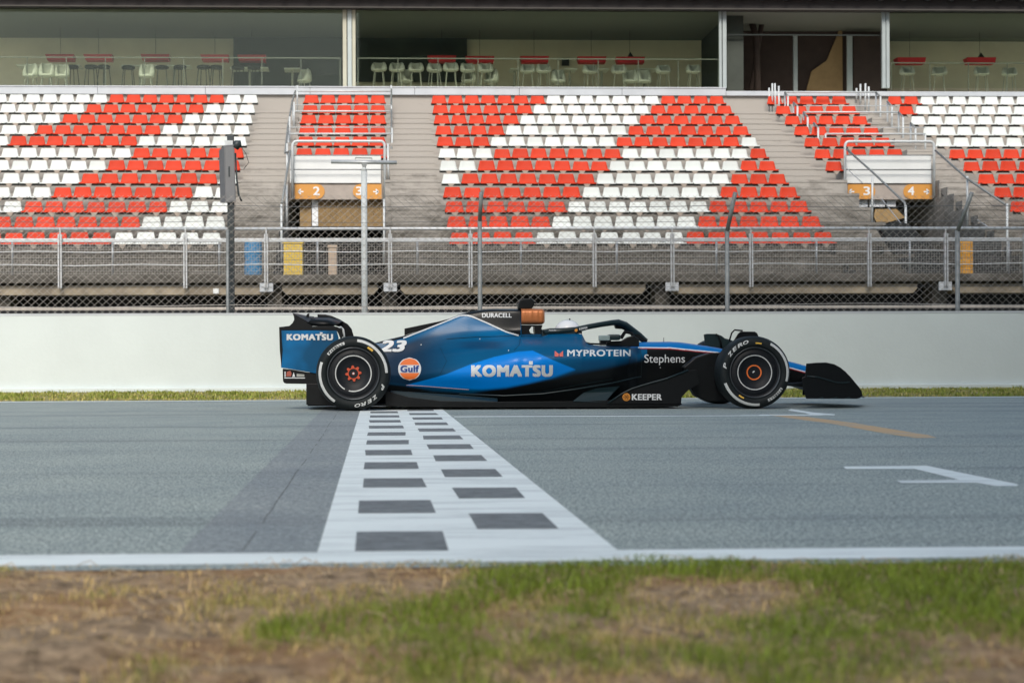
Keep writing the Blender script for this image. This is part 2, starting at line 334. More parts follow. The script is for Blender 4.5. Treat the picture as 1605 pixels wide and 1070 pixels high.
def grassfield(name, x0, x1, y0, y1, dens, hgt, wid, label, seed, colA, dry=.5):
    rng = np.random.RandomState(seed)
    n = int((x1-x0)*(y1-y0)*dens); x = rng.uniform(x0, x1, n); y = rng.uniform(y0, y1, n)
    # patchy cover: noise decides green/dry and height
    g = np.array([mnoise.noise(Vector((a*2.1+seed, c*1.1, 0)))+.7*mnoise.noise(Vector((a*5.5, c*2.6+seed, 3))) for a, c in zip(x, y)])
    if y1 < 10: g = g*1.25+.55*np.clip((x+.3)/.5, 0, 1)*np.clip((y-2.75)/.45, 0, 1)-.14+.55*np.clip((-.72-x)/.3, 0, 1)
    keep = rng.rand(n) < np.clip(.62+g*1.1, .14, 1); x, y, g = x[keep], y[keep], g[keep]; n = len(x)
    h = hgt*(.35+.9*rng.rand(n))*(1+.9*np.clip(g, -.6, .9)); a = rng.uniform(0, 6.28, n); le = rng.uniform(.2, 1.1, n)*h
    fe = np.clip((y1-y)/.25, .25, 1) if y1 < 10 else 1
    h = h*fe
    la = rng.uniform(0, 6.28, n); w = wid*(.5+rng.rand(n))
    V = np.zeros((n, 5, 3)); ca, sa = np.cos(a)*w/2, np.sin(a)*w/2
    dx, dy = np.cos(la)*le, np.sin(la)*le
    z0 = ground_h(x, y) if y1 < 10 else 0*x
    V[:,0] = np.stack([x-ca, y-sa, z0-.003], 1); V[:,1] = np.stack([x+ca, y+sa, z0-.003], 1)
    V[:,2] = np.stack([x-ca*.8+dx*.35, y-sa*.8+dy*.35, z0+h*.6], 1); V[:,3] = np.stack([x+ca*.8+dx*.35, y+sa*.8+dy*.35, z0+h*.6], 1)
    V[:,4] = np.stack([x+dx, y+dy, z0+h], 1)
    me = bpy.data.meshes.new(name); me.vertices.add(n*5); me.vertices.foreach_set('co', V.ravel())
    idx = np.arange(n)[:,None]*5
    loops = np.concatenate([idx+np.array([0,1,3,2]), idx+np.array([2,3,4])], 1).ravel()
    me.loops.add(n*7); me.loops.foreach_set('vertex_index', loops)
    me.polygons.add(n*2); st = np.stack([np.arange(n)*7, np.arange(n)*7+4], 1).ravel(); tot = np.tile([4,3], n)
    me.polygons.foreach_set('loop_start', st); me.polygons.foreach_set('loop_total', tot)
    me.update(calc_edges=True)
    dryf = np.clip(dry - g*1.3 + rng.normal(0, .22, n), 0, 1)[:,None]
    green = np.array(colA)[None]*(.55+.9*rng.rand(n)[:,None]); straw = np.array([[.58,.42,.20] if y1 < 10 else [.52,.43,.16]])*(.45+.9*rng.rand(n)[:,None])
    c = green*(1-dryf)+straw*dryf
    ca_ = me.color_attributes.new('col', 'FLOAT_COLOR', 'POINT'); cc = np.ones((n, 5, 4)); cc[:,:,:3] = c[:,None]
    ca_.data.foreach_set('color', cc.ravel())
    me.materials.append(M['blade'])
    o = bpy.data.objects.new(name, me); COL.objects.link(o); tag(o, label, 'grass', kind='stuff')
M['blade'] = attrmat('grass_blade', .7, spec=.25)
def ground_h(x, y):
    return .006+.006*np.sin(x*2.3+1)*np.sin(y*3.1)+.006*np.sin(x*7.1+y*2)+.007*np.sin(x*13+2)*np.sin(y*17)
# near verge: bumpy dirt with roots and stubble
xs = np.linspace(-12, 16, 420); ys = np.linspace(-6, 4.32, 190); v = []
for yy in ys:
    e = min(1, (4.32-yy)/.10)
    for xx in xs:
        v.append((xx, yy, (float(ground_h(xx, yy))+.012*mnoise.noise(Vector((xx*9, yy*9, 1)))+.02*mnoise.noise(Vector((xx*2.5, yy*2.5, 5))))*e-.003))
nx = len(xs); f = [(j*nx+i, j*nx+i+1, (j+1)*nx+i+1, (j+1)*nx+i) for j in range(len(ys)-1) for i in range(nx-1)]
def dirt_mat():
    m = bpy.data.materials.new('verge_dirt'); m.use_nodes = True; t = m.node_tree; b = t.nodes['Principled BSDF']; L = t.links.new
    b.inputs['Roughness'].default_value = .95; b.inputs['Specular IOR Level'].default_value = .2
    tc = N(t, 'ShaderNodeTexCoord'); O = tc.outputs['Object']
    n = N(t, 'ShaderNodeTexNoise', Scale=16, Detail=9, Roughness=.75); L(O, n.inputs[0])
    r = N(t, 'ShaderNodeValToRGB'); r.color_ramp.elements[0].position = .34; r.color_ramp.elements[1].position = .66
    r.color_ramp.elements[0].color = (.085,.055,.03,1); r.color_ramp.elements[1].color = (.56,.40,.25,1); L(n.outputs[0], r.inputs[0])
    n3 = N(t, 'ShaderNodeTexNoise', Scale=2.2, Detail=4); L(O, n3.inputs[0])
    r3 = N(t, 'ShaderNodeValToRGB'); r3.color_ramp.elements[0].position = .45; r3.color_ramp.elements[1].position = .6
    r3.color_ramp.elements[0].color = (0,0,0,1); r3.color_ramp.elements[1].color = (1,1,1,1); L(n3.outputs[0], r3.inputs[0])
    mx = N(t, 'ShaderNodeMixRGB'); L(r3.outputs[0], mx.inputs[0]); L(r.outputs[0], mx.inputs[1]); mx.inputs[2].default_value = (.34,.17,.06,1)
    ml = N(t, 'ShaderNodeMath', operation='MULTIPLY'); ml.inputs[1].default_value = .45; L(r3.outputs[0], ml.inputs[0]); L(ml.outputs[0], mx.inputs[0])
    L(mx.outputs[0], b.inputs['Base Color'])
    bp = N(t, 'ShaderNodeBump', Strength=.8, Distance=.01); L(n.outputs[0], bp.inputs['Height']); L(bp.outputs[0], b.inputs['Normal'])
    return m
mk('verge_ground', v, f, dirt_mat(), smooth=True)['kind'] = 'structure'
# dry stems and roots lying about on the verge
rng = np.random.RandomState(5); b = MB()
for i in range(1500):
    x, y = rng.uniform(-1.5, 3.4), rng.uniform(2.45, 4.3); a = rng.uniform(0, 3.14); L_ = rng.uniform(.02, .09); cv = rng.uniform(-.4, .4)
    pts = []
    for k in range(4):
        t_ = k/3; xx = x+math.cos(a+cv*t_)*L_*t_; yy = min(4.31, y+math.sin(a+cv*t_)*L_*t_); pts.append((xx, yy, float(ground_h(xx, yy))+.004+.018*math.sin(math.pi*t_)*rng.rand()))
    b.tube(pts, .0006+.0009*rng.rand(), 3, cap=False)
o = b.build('dry_stems', mat('dry_stem', (.52,.40,.24), .8, var=.4, vs=20)); tag(o, 'pale dry stems and roots scattered over the near verge', 'dry stems', kind='stuff')
mk('far_verge_ground', [(-120,20.95,-.003),(160,20.95,-.003),(160,60,-.003),(-120,60,-.003)], [(0,1,2,3)], mat('far_soil', (.28,.25,.10), .95, var=.35, vs=2.2))['kind'] = 'structure'
grassfield('near_grass', -2.2, 4.2, 2.35, 4.34, 9500, .019, .0025, 'patchy green and straw coloured grass along the near edge of the track', 3, (.175,.235,.03), .60)
grassfield('far_grass', -9, 15, 20.98, 25.9, 520, .034, .012, 'thin strip of yellowish green grass at the foot of the white wall', 11, (.22,.26,.045), .45)

# ============================================================ UNSEEN PIT BUILDING (behind the camera, added and sized to shade the right side)
pb_ = thing('shading_pit_building', (30, -20, 0), 'tall unseen pit building behind the camera, added and sized to shade the right side', 'building')
PX0 = -1.1  # left edge of the added building, sets where its shade begins
b = MB(); b.box((PX0, -30, 0), (70, -13, 40)); b.build('wall', mat('added_pit_wall', (.30,.31,.32), .8, var=.15, vs=.5), pb_)
for i in range(9):
    z = 4.6+i*3.7; b = MB(); b.box((PX0+.6, -12.99, z), (69, -12.9, z+1.9)); b.build('added_window_band', mat('added_pit_glass', (.05,.07,.08), .15), pb_)
b = MB(); b.box((PX0-.5, -30.5, 40.01), (70.5, -12.2, 40.5)); b.build('roof', M['roof'], pb_)  # roof of the added shading building
# ============================================================ WHITE WALL
WY = 25.95; WT = zy(489.9, WY)
w = thing('barrier_wall', (0, WY, 0), 'long white painted concrete wall running behind the racing car', 'wall')
b = MB(); x = -60
b.box((x, WY, 0), (90, WY+.28, WT-.03))
b.build('wall_face', M['wall'], w, bevel=.008)
b = MB(); b.box((-60, WY-.004, WT-.03), (90, WY+.285, WT)); b.build('wall_capping', M['ledge'], w)
b = MB(); b.box((-60, WY-.06, 0), (90, WY-.003, .07)); b.build('wall_footing', M['wall'], w, bevel=.01)

# ============================================================ FENCE ON THE WALL
FY = 26.4
fx = [-22, 357, 752.5, 1140, 1501, 1870]
ztop = zy(322, FY)
fe = thing('catch_fence', (0, FY, 0), 'chain-link fence of diamond wire mesh standing just behind the white wall', 'fence')
def mesh_panel(z0, z1, xa, xb, pw, phh, r):
    b = MB(); n = int((xb-xa)/pw)+int((z1-z0)/phh)+2
    sl = phh/pw
    for k in range(-int((z1-z0)/phh)-1, int((xb-xa)/pw)+1):
        X0 = xa+k*pw
        for s in (1, -1):
            # straight diagonal from bottom to top
            if s == 1: p, q = Vector((X0, FY, z0)), Vector((X0+(z1-z0)/sl, FY+.004, z1))
            else: p, q = Vector((X0+(z1-z0)/sl, FY+.006, z0)), Vector((X0, FY+.002, z1))
            # gentle sag, in five pieces
            m = 6; pts = []
            for i in range(m+1):
                w_ = p.lerp(q, i/m); pts.append(w_+Vector((0, .012*mnoise.noise(w_*1.3), .006*mnoise.noise(w_*1.7+Vector((5,5,5))))))
            b.tube(pts, r, 3, cap=False)
    return b
xa, xb = P(-30, 400, FY).x-1.5, P(1640, 400, FY).x+1.5
mesh_panel(WT-.05, zy(306, FY), xa, xb, .121, .108, .0029).build('chain_link_mesh', M['wire'], fe)
for i, px in enumerate(fx):
    p0 = P(px, 488, FY-.05); b = MB()
    if px in (752.5, 1140, 1501, 1870): tz = zy(362 if px != 752.5 else 345, FY)
    else: tz = zy(360, FY)
    b.tube([(p0.x, FY-.05, 0), (p0.x, FY-.05, tz)], .036 if px > 700 else .025, 8)
    if px > 700:
        dxl = {752.5: 0.01, 1140: .075, 1501: .14, 1870: .2}[px]
        b.tube([(p0.x, FY-.05, tz-.02), (p0.x+dxl, FY-.32, zy(305, FY))], .033, 8)
    b.build('fence_post', M['galv_dark'], fe, True)
for py, rr, k in ((479, .006, 'wire'), (470.5, .006, 'wire'), (449, .0025, 'barbed'), (425, .0025, 'barbed'), (407, .0025, 'barbed'), (384, .0025, 'barbed'), (346, .004, 'barbed'), (322, .005, 'barbed')):
    b = MB()
    if py == 470.5: continue
    pts = []
    for i in range(41):
        X = xa+(xb-xa)*i/40; span = (X-P(357, 400, FY).x)/(P(752, 400, FY).x-P(357, 400, FY).x)
        sag = -.03*math.sin(math.pi*(span % 1)) if py < 350 else .018*math.sin(span*5+py)
        pts.append((X, FY-.02, zy(py, FY)+sag))
    b.tube(pts, rr, 5); b.build('tension_wire', M[k], fe)

# tall T shaped pole
p = P(571.5, 488, 26.9)
t = thing('crossbar_pole', (p.x, 26.9, 0), 'tall pale grey T-shaped pole standing behind the white wall in front of the orange signs', 'pole')
b = MB(); b.tube([(p.x,26.9,0),(p.x,26.9,zy(268,26.9))], .049, 12); b.tube([(p.x,26.9,zy(268,26.9)),(p.x,26.9,zy(262,26.9))], [.049,.03], 12); b.build('pole', M['pole_white'], t, True)
b = MB(); a0, a1 = P(519, 253.6, 26.9), P(622, 255, 26.9); b.tube([a0, a1], .030, 10); b.build('crossbar', M['galv'], t, True)
b = MB(); c = P(571, 262, 26.9); b.add([c+Vector((-.05,-.03,.06)), c+Vector((.05,-.03,.06)), c+Vector((0,-.03,-.06)), c+Vector((-.05,.03,.06)), c+Vector((.05,.03,.06)), c+Vector((0,.03,-.06))], [(0,2,1),(3,4,5),(0,1,4,3),(1,2,5,4),(2,0,3,5)]); b.build('gusset', M['galv_dark'], t)
b = MB(); q = [P(557,250,26.85), P(557,247.5,26.85), P(583,248,26.85), P(583,250.5,26.85)]; b.tube(q, .008, 6); b.build('clamp', M['galv_dark'], t)

# dark pole with loudspeaker cabinet
p = P(362.5, 488, 26.75)
t = thing('dark_pole', (p.x, 26.75, 0), 'dark green-black square pole behind the white wall carrying a tall grey loudspeaker', 'pole')
b = MB(); b.box((p.x-.052,26.75-.052,0),(p.x+.052,26.75+.052,zy(213,26.75))); b.build('pole', M['pole_black'], t, bevel=.008)
t = thing('loudspeaker', P(360, 318, 26.6), 'tall narrow grey loudspeaker cabinet mounted high on the dark pole', 'loudspeaker')
Ys = 26.62
top = [P(351,228,Ys), P(367.5,226.5,Ys), P(367.5,226.5,Ys+.24), P(343,236,Ys+.24)]
bot = [P(353,318.5,Ys), P(369.5,316,Ys), P(369.5,316,Ys+.24), P(345,318,Ys+.24)]
b = MB(); b.add(top+bot, [(0,1,2,3),(7,6,5,4),(0,4,5,1),(1,5,6,2),(2,6,7,3),(3,7,4,0)]); b.build('cabinet', M['speaker'], t, bevel=.006)
b = MB(); g = [P(353.3,231,Ys-.004),P(366,230,Ys-.004),P(368,314,Ys-.004),P(354.5,316,Ys-.004)]; b.prism(g[::-1], (0,.004,0)); b.build('grille', mat('speaker_grille', (.20,.205,.215), .7, var=.1, vs=60, bump=.4, bs=200), t)
b = MB(); b.box(P(358,277,Ys-.012), P(360.5,261,Ys-.003)); b.build('badge', M['pole_black'], t)
b = MB(); b.box(P(352,228,Ys+.02), P(366,222,Ys+.16)); b.build('bracket', M['galv'], t)
b = MB(); b.tube([P(368,232,Ys+.05), P(372,226,Ys+.05), P(378,225,Ys+.05)], [.06,.07,.05], 10); b.build('horn', M['pole_black'], t, True)
b = MB(); b.tube([P(369,240,Ys+.05),P(371,280,Ys+.05),P(374,305,Ys+.05),P(379,316,Ys+.05)], .014, 6); b.tube([P(376,228,Ys+.05),P(385,240,Ys+.05),P(390,255,Ys+.05),P(382,265,Ys+.05)], .005, 5); b.build('cable', M['pole_black'], t, True)

# ============================================================ GRANDSTAND
YT, GO, ZT, RI = 48.09, 1.048, 7.99, .4328
def rowY(r): return YT-(r-1)*GO           # r = 1 (top) .. 12 (front)
def rowZ(r): return ZT-(r-1)*RI           # top of the seat backs
def trd(r): return rowZ(r)-.53
gs = thing('grandstand', (0, 34, 0), 'concrete grandstand with stepped tiers behind the fence', 'grandstand')
SL = 2.13                                  # level of the front walkway
def profile(rs):
    pts = [(rowY(rs[0])-.25, SL-.02)]
    for r in rs: pts += [(rowY(r)-.25, trd(r-0)-RI if r != rs[0] else SL), (rowY(r)-.25, trd(r)-.07), (rowY(r)-.268, trd(r)-.065), (rowY(r)-.268, trd(r))]
    pts += [(49.0, trd(1)), (49.0, 1.5), (rowY(rs[0])-.25, 1.5)]
    return pts[1:]
VA = (-2.14, .23); VB = (11.70, 14.02)     # the two vomitory openings
b = MB(); rows12 = list(range(12, 0, -1)); rows6 = list(range(6, 0, -1))
for x0, x1, rs in ((-16, VA[0], rows12), (VA[0], VA[1], rows6), (VA[1], VB[0], rows12), (VB[0], VB[1], rows6), (VB[1], 26, rows12)):
    pr = profile(rs)
    if rs is rows6: pr = [(41.95, 4.45), (41.95, trd(6)-.02)]+[(y, z) for y, z in pr[1:-2]]+[(49.0, 4.45)]
    b.prism([(x0, y, z) for y, z in pr], (x1-x0, 0, 0))
b.build('tiers', M['concrete'], gs)
for x0, x1 in ((-3.30, -2.16), (.36, 1.52), (10.12, 11.20), (14.06, 14.76)):
    pr = [(rowY(12)-1.25, SL+.003), (rowY(12)-1.25, SL+.2), (rowY(12)-.80, SL+.2)]
    for r in range(12, 0, -1):
        y = rowY(r)-.268; zh = trd(r)-RI/2; pr += [(y-.46, pr[-1][1]), (y-.46, zh-.06), (y-.470, zh-.058), (y-.470, zh), (y+.010, zh), (y+.010, trd(r)-.056), (y-.005, trd(r)-.051), (y-.005, trd(r)+.004)]
    pr += [(rowY(1)+.3, trd(1)+.004), (rowY(1)+.3, trd(1)-.3)]+[(rowY(r)-.2, trd(r)-.3) for r in range(2, 13)]+[(rowY(12)-.2, SL+.003)]
    b = MB(); b.prism([(x0, y, z) for y, z in pr], (x1-x0, 0, 0)); b.build('aisle_steps', M['concrete'], gs)
# wall above the last row, ledge, lounge floor
b = MB(); b.box((-16, 49.0, 1.5), (26, 49.25, zy(148.5, 49.0))); b.build('upper_wall', M['concrete'], gs)
z0, z1 = zy(148.5, 48.9), zy(137.5, 48.9)
xs = [-16]+[P(px, 140, 48.9).x for px in (153, 322, 486, 650, 814, 975, 1138)]+[26]
b = MB()
for i in range(len(xs)-1): b.box((xs[i]+.006, 48.9, z0), (xs[i+1]-.006, 49.4, z1 if i < 7 else z1-.07))
b.box((-16, 48.88, z1+.001), (xs[7], 49.42, z1+.035)); b.build('ledge', M['ledge'], gs)
LF = z0+.1
b = MB(); b.box((-16, 49.42, LF-.3), (26, 58, LF)); b.build('lounge_floor', mat('lounge_floor', (.78,.76,.66), .6, var=.2), gs)
# walkway slab, beams below, voids
b = MB(); b.box((-16, 33.0, SL-.16), (26, 37.5, SL)); b.build('walkway_slab', M['concrete_dirty'], gs, bevel=.02)
b = MB()
for a, c in ((-60, 428), (442, 592), (628, 1012), (1056, 1438), (1492, 1800)):
    xa_, xc_ = P(a, 450, 33.1).x, P(c, 450, 33.1).x; zt, zb = SL-.20, zy(461, 33.1)
    b.prism([(xa_, 33.12, zt), (xa_, 33.12, zb+.09), (xa_+.08, 33.12, zb), (xc_-.08, 33.12, zb), (xc_, 33.12, zb+.09), (xc_, 33.12, zt)], (0, .5, 0))
b.build('front_beams', M['beam'], gs)
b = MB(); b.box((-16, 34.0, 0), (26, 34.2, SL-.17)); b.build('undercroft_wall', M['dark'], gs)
b = MB()
for px in (10, 432, 610, 1034, 1465):
    b = MB(); X = P(px, 450, 33.6).x; b.box((X-.14, 33.3, 0), (X+.14, 33.9, SL-.17)); b.build('pier', M['concrete_dirty'], gs)
b = MB(); b.box((-16, 30.2, 0), (26, 30.6, zy(480.5, 30.2))); b.build('low_parapet', M['kerbstone'], gs, bevel=.02)
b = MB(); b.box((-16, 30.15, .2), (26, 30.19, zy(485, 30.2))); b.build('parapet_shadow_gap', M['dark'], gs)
# vomitories: side walls, lintel, parapet panel, dark interior
LZ0, LZ1 = zy(313, 41.9), zy(287.5, 41.9)
for k, (x0, x1) in enumerate((VA, VB)):
    b = MB(); b.box((x0-.02, 41.9, LZ0), (x1-.06, 42.5, LZ1)); b.build('lintel', mat('lintel_concrete', (.42,.37,.33), .85, var=.2, vs=3, bump=.2), gs, bevel=.01)
    pn = MB(); zm = zy(266, 41.85); zt = zy(243.5, 41.85)
    pn.box((x0+.03, 41.85, LZ1+.002), (x1-.1, 41.93, zm-.012)); pn.box((x0+.03, 41.85, zm+.012), (x1-.1, 41.93, zt)); pn.build('white_panel', M['panel'], gs, bevel=.006)
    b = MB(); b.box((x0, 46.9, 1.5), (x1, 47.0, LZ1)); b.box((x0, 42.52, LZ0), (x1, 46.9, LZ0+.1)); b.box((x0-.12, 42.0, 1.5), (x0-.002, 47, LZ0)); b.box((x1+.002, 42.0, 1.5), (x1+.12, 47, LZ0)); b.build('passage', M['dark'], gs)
b = MB()
for i in range(54):
    X = P(499, 330, 42.1).x+i*.0305; b.box((X, 42.1, zy(355, 42.1)), (X+.019, 42.12, LZ0-.003))
b.box((P(470,330,42.2).x, 42.2, zy(355,42.2)), (P(488,330,42.2).x, 42.24, LZ0-.003))
b.build('slatted_screen', M['slats'], gs)
b = MB(); b.box((P(499,330,42.14).x, 42.14, zy(355,42.1)), (P(598,330,42.14).x, 42.17, LZ0-.003)); b.build('screen_backing', mat('screen_back', (.16,.10,.045), .8, var=.2), gs)
b = MB(); b.box((P(489,330,42.12).x, 42.12, zy(354,42.12)), (P(498.5,330,42.12).x, 42.13, LZ0-.003)); b.build('daylight_strip', M['daylight'], gs)  # daylight through the slit, put into a white strip
# right passage: window daylight panels, brown box
b = MB()
for a, c, y0, y1 in ((1343, 1360, 313, 327), (1363, 1387, 313, 325), (1390, 1404, 313, 325)):
    b.box((P(a,320,42.05).x, 42.05, zy(y1,42.05)), (P(c,320,42.05).x, 42.07, zy(y0,42.05)-.003))
b.build('passage_window_daylight', M['daylight'], gs)  # white panels in place of the daylight behind the window
b = MB(); b.prism([P(1372,327.5,42.1), P(1405,327.5,42.1), P(1419,341,42.1), P(1376,353,42.1), P(1370,340,42.1)][::-1], (0,.15,0)); b.build('brown_box', M['slats'], gs)
# roof, fascia
b = MB(); b.box((-16, 48.9, 11.05), (26, 58.2, 11.35)); 
for i in range(60): b.box((-16+i*.7, 49.0, 10.93), (-16+i*.7+.12, 58.0, 11.049))
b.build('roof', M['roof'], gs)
b = MB(); b.box((-16, 49.3, zy(12.5, 49.3)), (26, 49.6, 11.04)); b.build('roof_beam', mat('roof_beam', (.035,.03,.03), .7, var=.3), gs)
b = MB(); b.box((-16, 49.26, zy(12.5,49.26)), (26, 49.295, zy(10.5,49.26))); b.build('beam_trim', mat('beam_trim', (.07,.065,.06), .7), gs)
LYB = 54.2
b = MB(); b.box((-16, LYB, LF), (26, LYB+.2, 11.0)); b.build('lounge_back_wall', M['lounge_wall'], gs)
b = MB(); b.box((-16, 49.7, zy(12.5,49.3)), (26, 57, zy(12.5,49.3)+.05)); b.build('lounge_ceiling', mat('lounge_ceiling', (.14,.15,.13), .8), gs)
def lbox(name, px0, px1, py0, py1, Y, d, m): 
    b = MB(); a = P(px0, py1, Y); c = P(px1, py0, Y); b.box((a.x, Y, a.z), (c.x, Y+d, c.z)); return b.build(name, m, gs)
lbox('dark_partition', 366, 540, 57, 150, 54.0, .1, M['lounge_dark'])
lbox('dark_partition', 556, 732, 60, 128, 54.0, .1, M['lounge_dark'])
lbox('upper_shade_band', -60, 540, 20, 34, 53.6, .3, mat('upper_shade_band', (.17,.19,.15), .8, var=.2))  # dark bands along the lounge top stand in for ceiling shade
lbox('upper_shade_band', 556, 1128, 20, 50, 53.6, .3, bpy.data.materials['upper_shade_band'])
lbox('upper_shade_band', 1398, 1700, 20, 60, 53.6, .3, bpy.data.materials['upper_shade_band'])
lbox('side_wall', 1140, 1165, 12, 150, 50.2, 6.6, M['lounge_dark'])
lbox('recess_wall', 1162, 1390, 10, 150, 52.6, .2, M['brownwall'])
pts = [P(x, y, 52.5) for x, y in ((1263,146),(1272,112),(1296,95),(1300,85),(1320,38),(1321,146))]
b = MB(); b.prism(pts, (0, .08, 0)); b.build('sunlit_patch', M['ochre_sunlight'], gs)  # slanting patch of sunlight, put in as an ochre coloured panel
for a, c in ((1244, 1250), (1328, 1336)): lbox('recess_post', a, c, 55, 148, 51.9, .08, M['frame'])
lbox('door_panel', 1338, 1380, 56, 148, 52.0, .06, M['brownwall'])
b = MB()
b.tube([P(1172,10,51.5), P(1185,60,51.5), P(1188,145,51.5)], .1, 8); b.tube([P(1200,5,51.6), P(1190,60,51.6), P(1178,140,51.6)], .08, 8); b.build('tree_like_strut', M['brownwall'], gs, True)
lbox('recess_rail', 1140, 1383, 54.5, 55.6, 50.0, .03, M['leg_metal'])
# facade: columns, mullions, panes
for a, c, m in ((537.5, 543, 'frame_cream'), (545, 551, 'frame'), (552.5, 557, 'frame_cream'), (1127.5, 1131, 'frame'), (1133, 1138.5, 'frame'), (1383, 1388, 'frame'), (1389.5, 1394, 'frame')):
    lbox('facade_column', a, c, 12, 138, 49.62, .12, M[m])
for a, c in ((-80, 536), (559, 1126), (1396, 1700)):
    lbox('window_pane', a, c, 12.5, 138, 49.66, .01, M['glass'])
for a, c in ((-80, 533), (561, 1126), (1397, 1700)):
    b = MB(); yy = 91.5 if a < 1200 else 96
    b.box((P(a,yy,49.9).x, 49.9, zy(yy+.8,49.9)), (P(c,yy,49.9).x, 49.93, zy(yy-.8,49.9)))
    n = int((c-a)/57)
    for i in range(n+1):
        X = P(a+(c-a)*i/n, 100, 49.9).x; b.box((X-.012, 49.905, LF), (X+.012, 49.925, zy(yy,49.9)))
    b.build('inner_balustrade', M['balus'], gs)

# ------------------------------------------------------------ signs on the lintels
def sign(px0, px1, rnd, num, arrow, label, npx, apx):
    Y = 41.88; y0, y1 = 288.5, 312.0
    s = thing('direction_sign', P((px0+px1)/2, 312, Y), label, 'sign', 'orange block signs')
    n = 9; pts = []; yc = (y0+y1)/2; rr = (y1-y0)/2
    if rnd == 'R': pts = [(px0, y0), (px0, y1)]+[(px1-rr+rr*math.sin(math.pi*i/n), yc+rr*math.cos(math.pi*i/n)) for i in range(n+1)]
    else: pts = [(px1, y1), (px1, y0)]+[(px0+rr-rr*math.sin(math.pi*i/n), yc-rr*math.cos(math.pi*i/n)) for i in range(n+1)]
    b = MB(); b.prism([P(x, y, Y) for x, y in pts][::-1], (0, .018, 0)); b.build('sign_board', M['sign_orange'], s)
    flat_text('number', num, npx-5.2, npx+5.2, 292.5, 306, lambda x, y: P(x, y, Y-.004), M['ink_white'], s, .035)
    b = MB(); sg = -1 if arrow == 'L' else 1; ay = 300.5
    def bar(p, q, w=1.1):
        p, q = Vector(p), Vector(q); d = (q-p).normalized()*w; nn = Vector((-d.y, d.x))
        b.add([P(*(p+nn), Y-.005), P(*(q+nn), Y-.005), P(*(q-nn), Y-.005), P(*(p-nn), Y-.005)], [(0,1,2,3)])
    bar((apx-4.2*sg, ay), (apx+3.6*sg, ay)); bar((apx+4*sg, ay), (apx, ay-4)); bar((apx+4*sg, ay), (apx, ay+4))
    b.build('arrow', M['ink_white'], s)
sign(462, 509, 'R', '2', 'L', 'orange sign with number 2 and left arrow on the lintel left of the T-shaped pole', 496, 471.5)
sign(553, 598, 'L', '3', 'R', 'orange sign with number 3 and right arrow, partly behind the T-shaped pole', 563, 589)
sign(1329, 1372, 'R', '3', 'L', 'orange sign with number 3 and left arrow on the lintel crossed by a handrail post', 1358.5, 1335)
sign(1416, 1461, 'L', '4', 'R', 'orange sign with number 4 and right arrow on the lintel', 1428, 1452)

# ------------------------------------------------------------ seats
def seat_meshes():
    # origin: seat front centre at the level of the back's top; y grows away from the track
    v = []; f = []
    hw0, hw1 = .228, .178
    th = .012
    prof = [(-.02, -.262, .222), (0, -.25, .229), (.02, -.245, .229), (.18, -.262, .222), (.30, -.268, .215), (.345, -.24, .218), (.375, -.16, .205), (.40, -.06, .184), (.408, -.012, .172), (.412, 0, .155)]
    # seat surface bent around pan and back
    # move the pan so that the back stands near the front edge as these shallow tip seats do
    prof = [(-.015, -.272, .218), (0, -.248, .231), (.03, -.240, .231), (.16, -.250, .226), (.25, -.240, .222), (.28, -.19, .212), (.30, -.09, .190), (.31, -.03, .178), (.315, -.008, .168), (.32, 0, .150)]
    nu = 9
    for side in (0, 1):
        for (y, z, w) in prof:
            for i in range(nu):
                u = i/(nu-1)*2-1
                bow = -.02*u*u if z > -.2 else 0
                v.append((u*w, y+bow+(th if side else 0), z-(th*.6 if side and z < -.2 else 0)))
    n = len(prof); o = n*nu
    for j in range(n-1):
        for i in range(nu-1):
            a = j*nu+i; f.append((a, a+1, a+nu+1, a+nu)); f.append((o+a, o+a+nu, o+a+nu+1, o+a+1))
    for i in range(nu-1): f.append((i+1, i, o+i, o+i+1)); a = (n-1)*nu+i; f.append((a, a+1, o+a+1, o+a))
    for j in range(n-1): a = j*nu; f.append((a, a+nu, o+a+nu, o+a)); a += nu-1; f.append((a+nu, a, o+a, o+a+nu))
    bk = MB(); bk.prism([(-.085, -.012, -.272), (.085, -.012, -.272), (.02, .02, -.36), (-.02, .02, -.36)], (0, .05, 0))
    return v, f, bk
sv, sf, sb = seat_meshes()
seat_me = {}
for c in ('red', 'white'):
    me = bpy.data.meshes.new('seat_shell_'+c); me.from_pydata(sv, [], sf); me.materials.append(M[c]); me.polygons.foreach_set('use_smooth', [True]*len(me.polygons)); me.update(); seat_me[c] = me
bme = bpy.data.meshes.new('seat_bracket'); bme.from_pydata([tuple(p) for p in sb.v], [], sb.f); bme.materials.append(M['bracket']); bme.update()
mb_ = MB(); mb_.box((-.232, .03, -.318), (.232, .075, -.268)); shademe = bpy.data.meshes.new('under_seat_shade'); shademe.from_pydata([tuple(p) for p in mb_.v], [], mb_.f); shademe.materials.append(mat('seat_shadow', (.025,.025,.022), .7)); shademe.update()  # dark bar added for the shadow under each seat pan
PITCH = .4715
seats = []   # (x, row, colour, block, index)
lo = {1:2, 2:3, 3:4, 4:5, 5:6, 6:-1, 7:0, 8:1, 9:2, 10:3, 11:4, 12:5}
cpat = {1:'R7W7R4', 2:'R6W7R5', 3:'R5W7R6', 4:'R4W7R7', 5:'R3W7R7W1', 6:'W3R7W7R1', 7:'W2R7W7R2', 8:'W1R7W7R3', 9:'R7W7R4', 10:'R6W7R5', 11:'R5W7R6', 12:'R4W7R7'}
def expand(s):
    o = ''; i = 0
    while i < len(s): o += s[i]*int(s[i+1]); i += 2
    return o
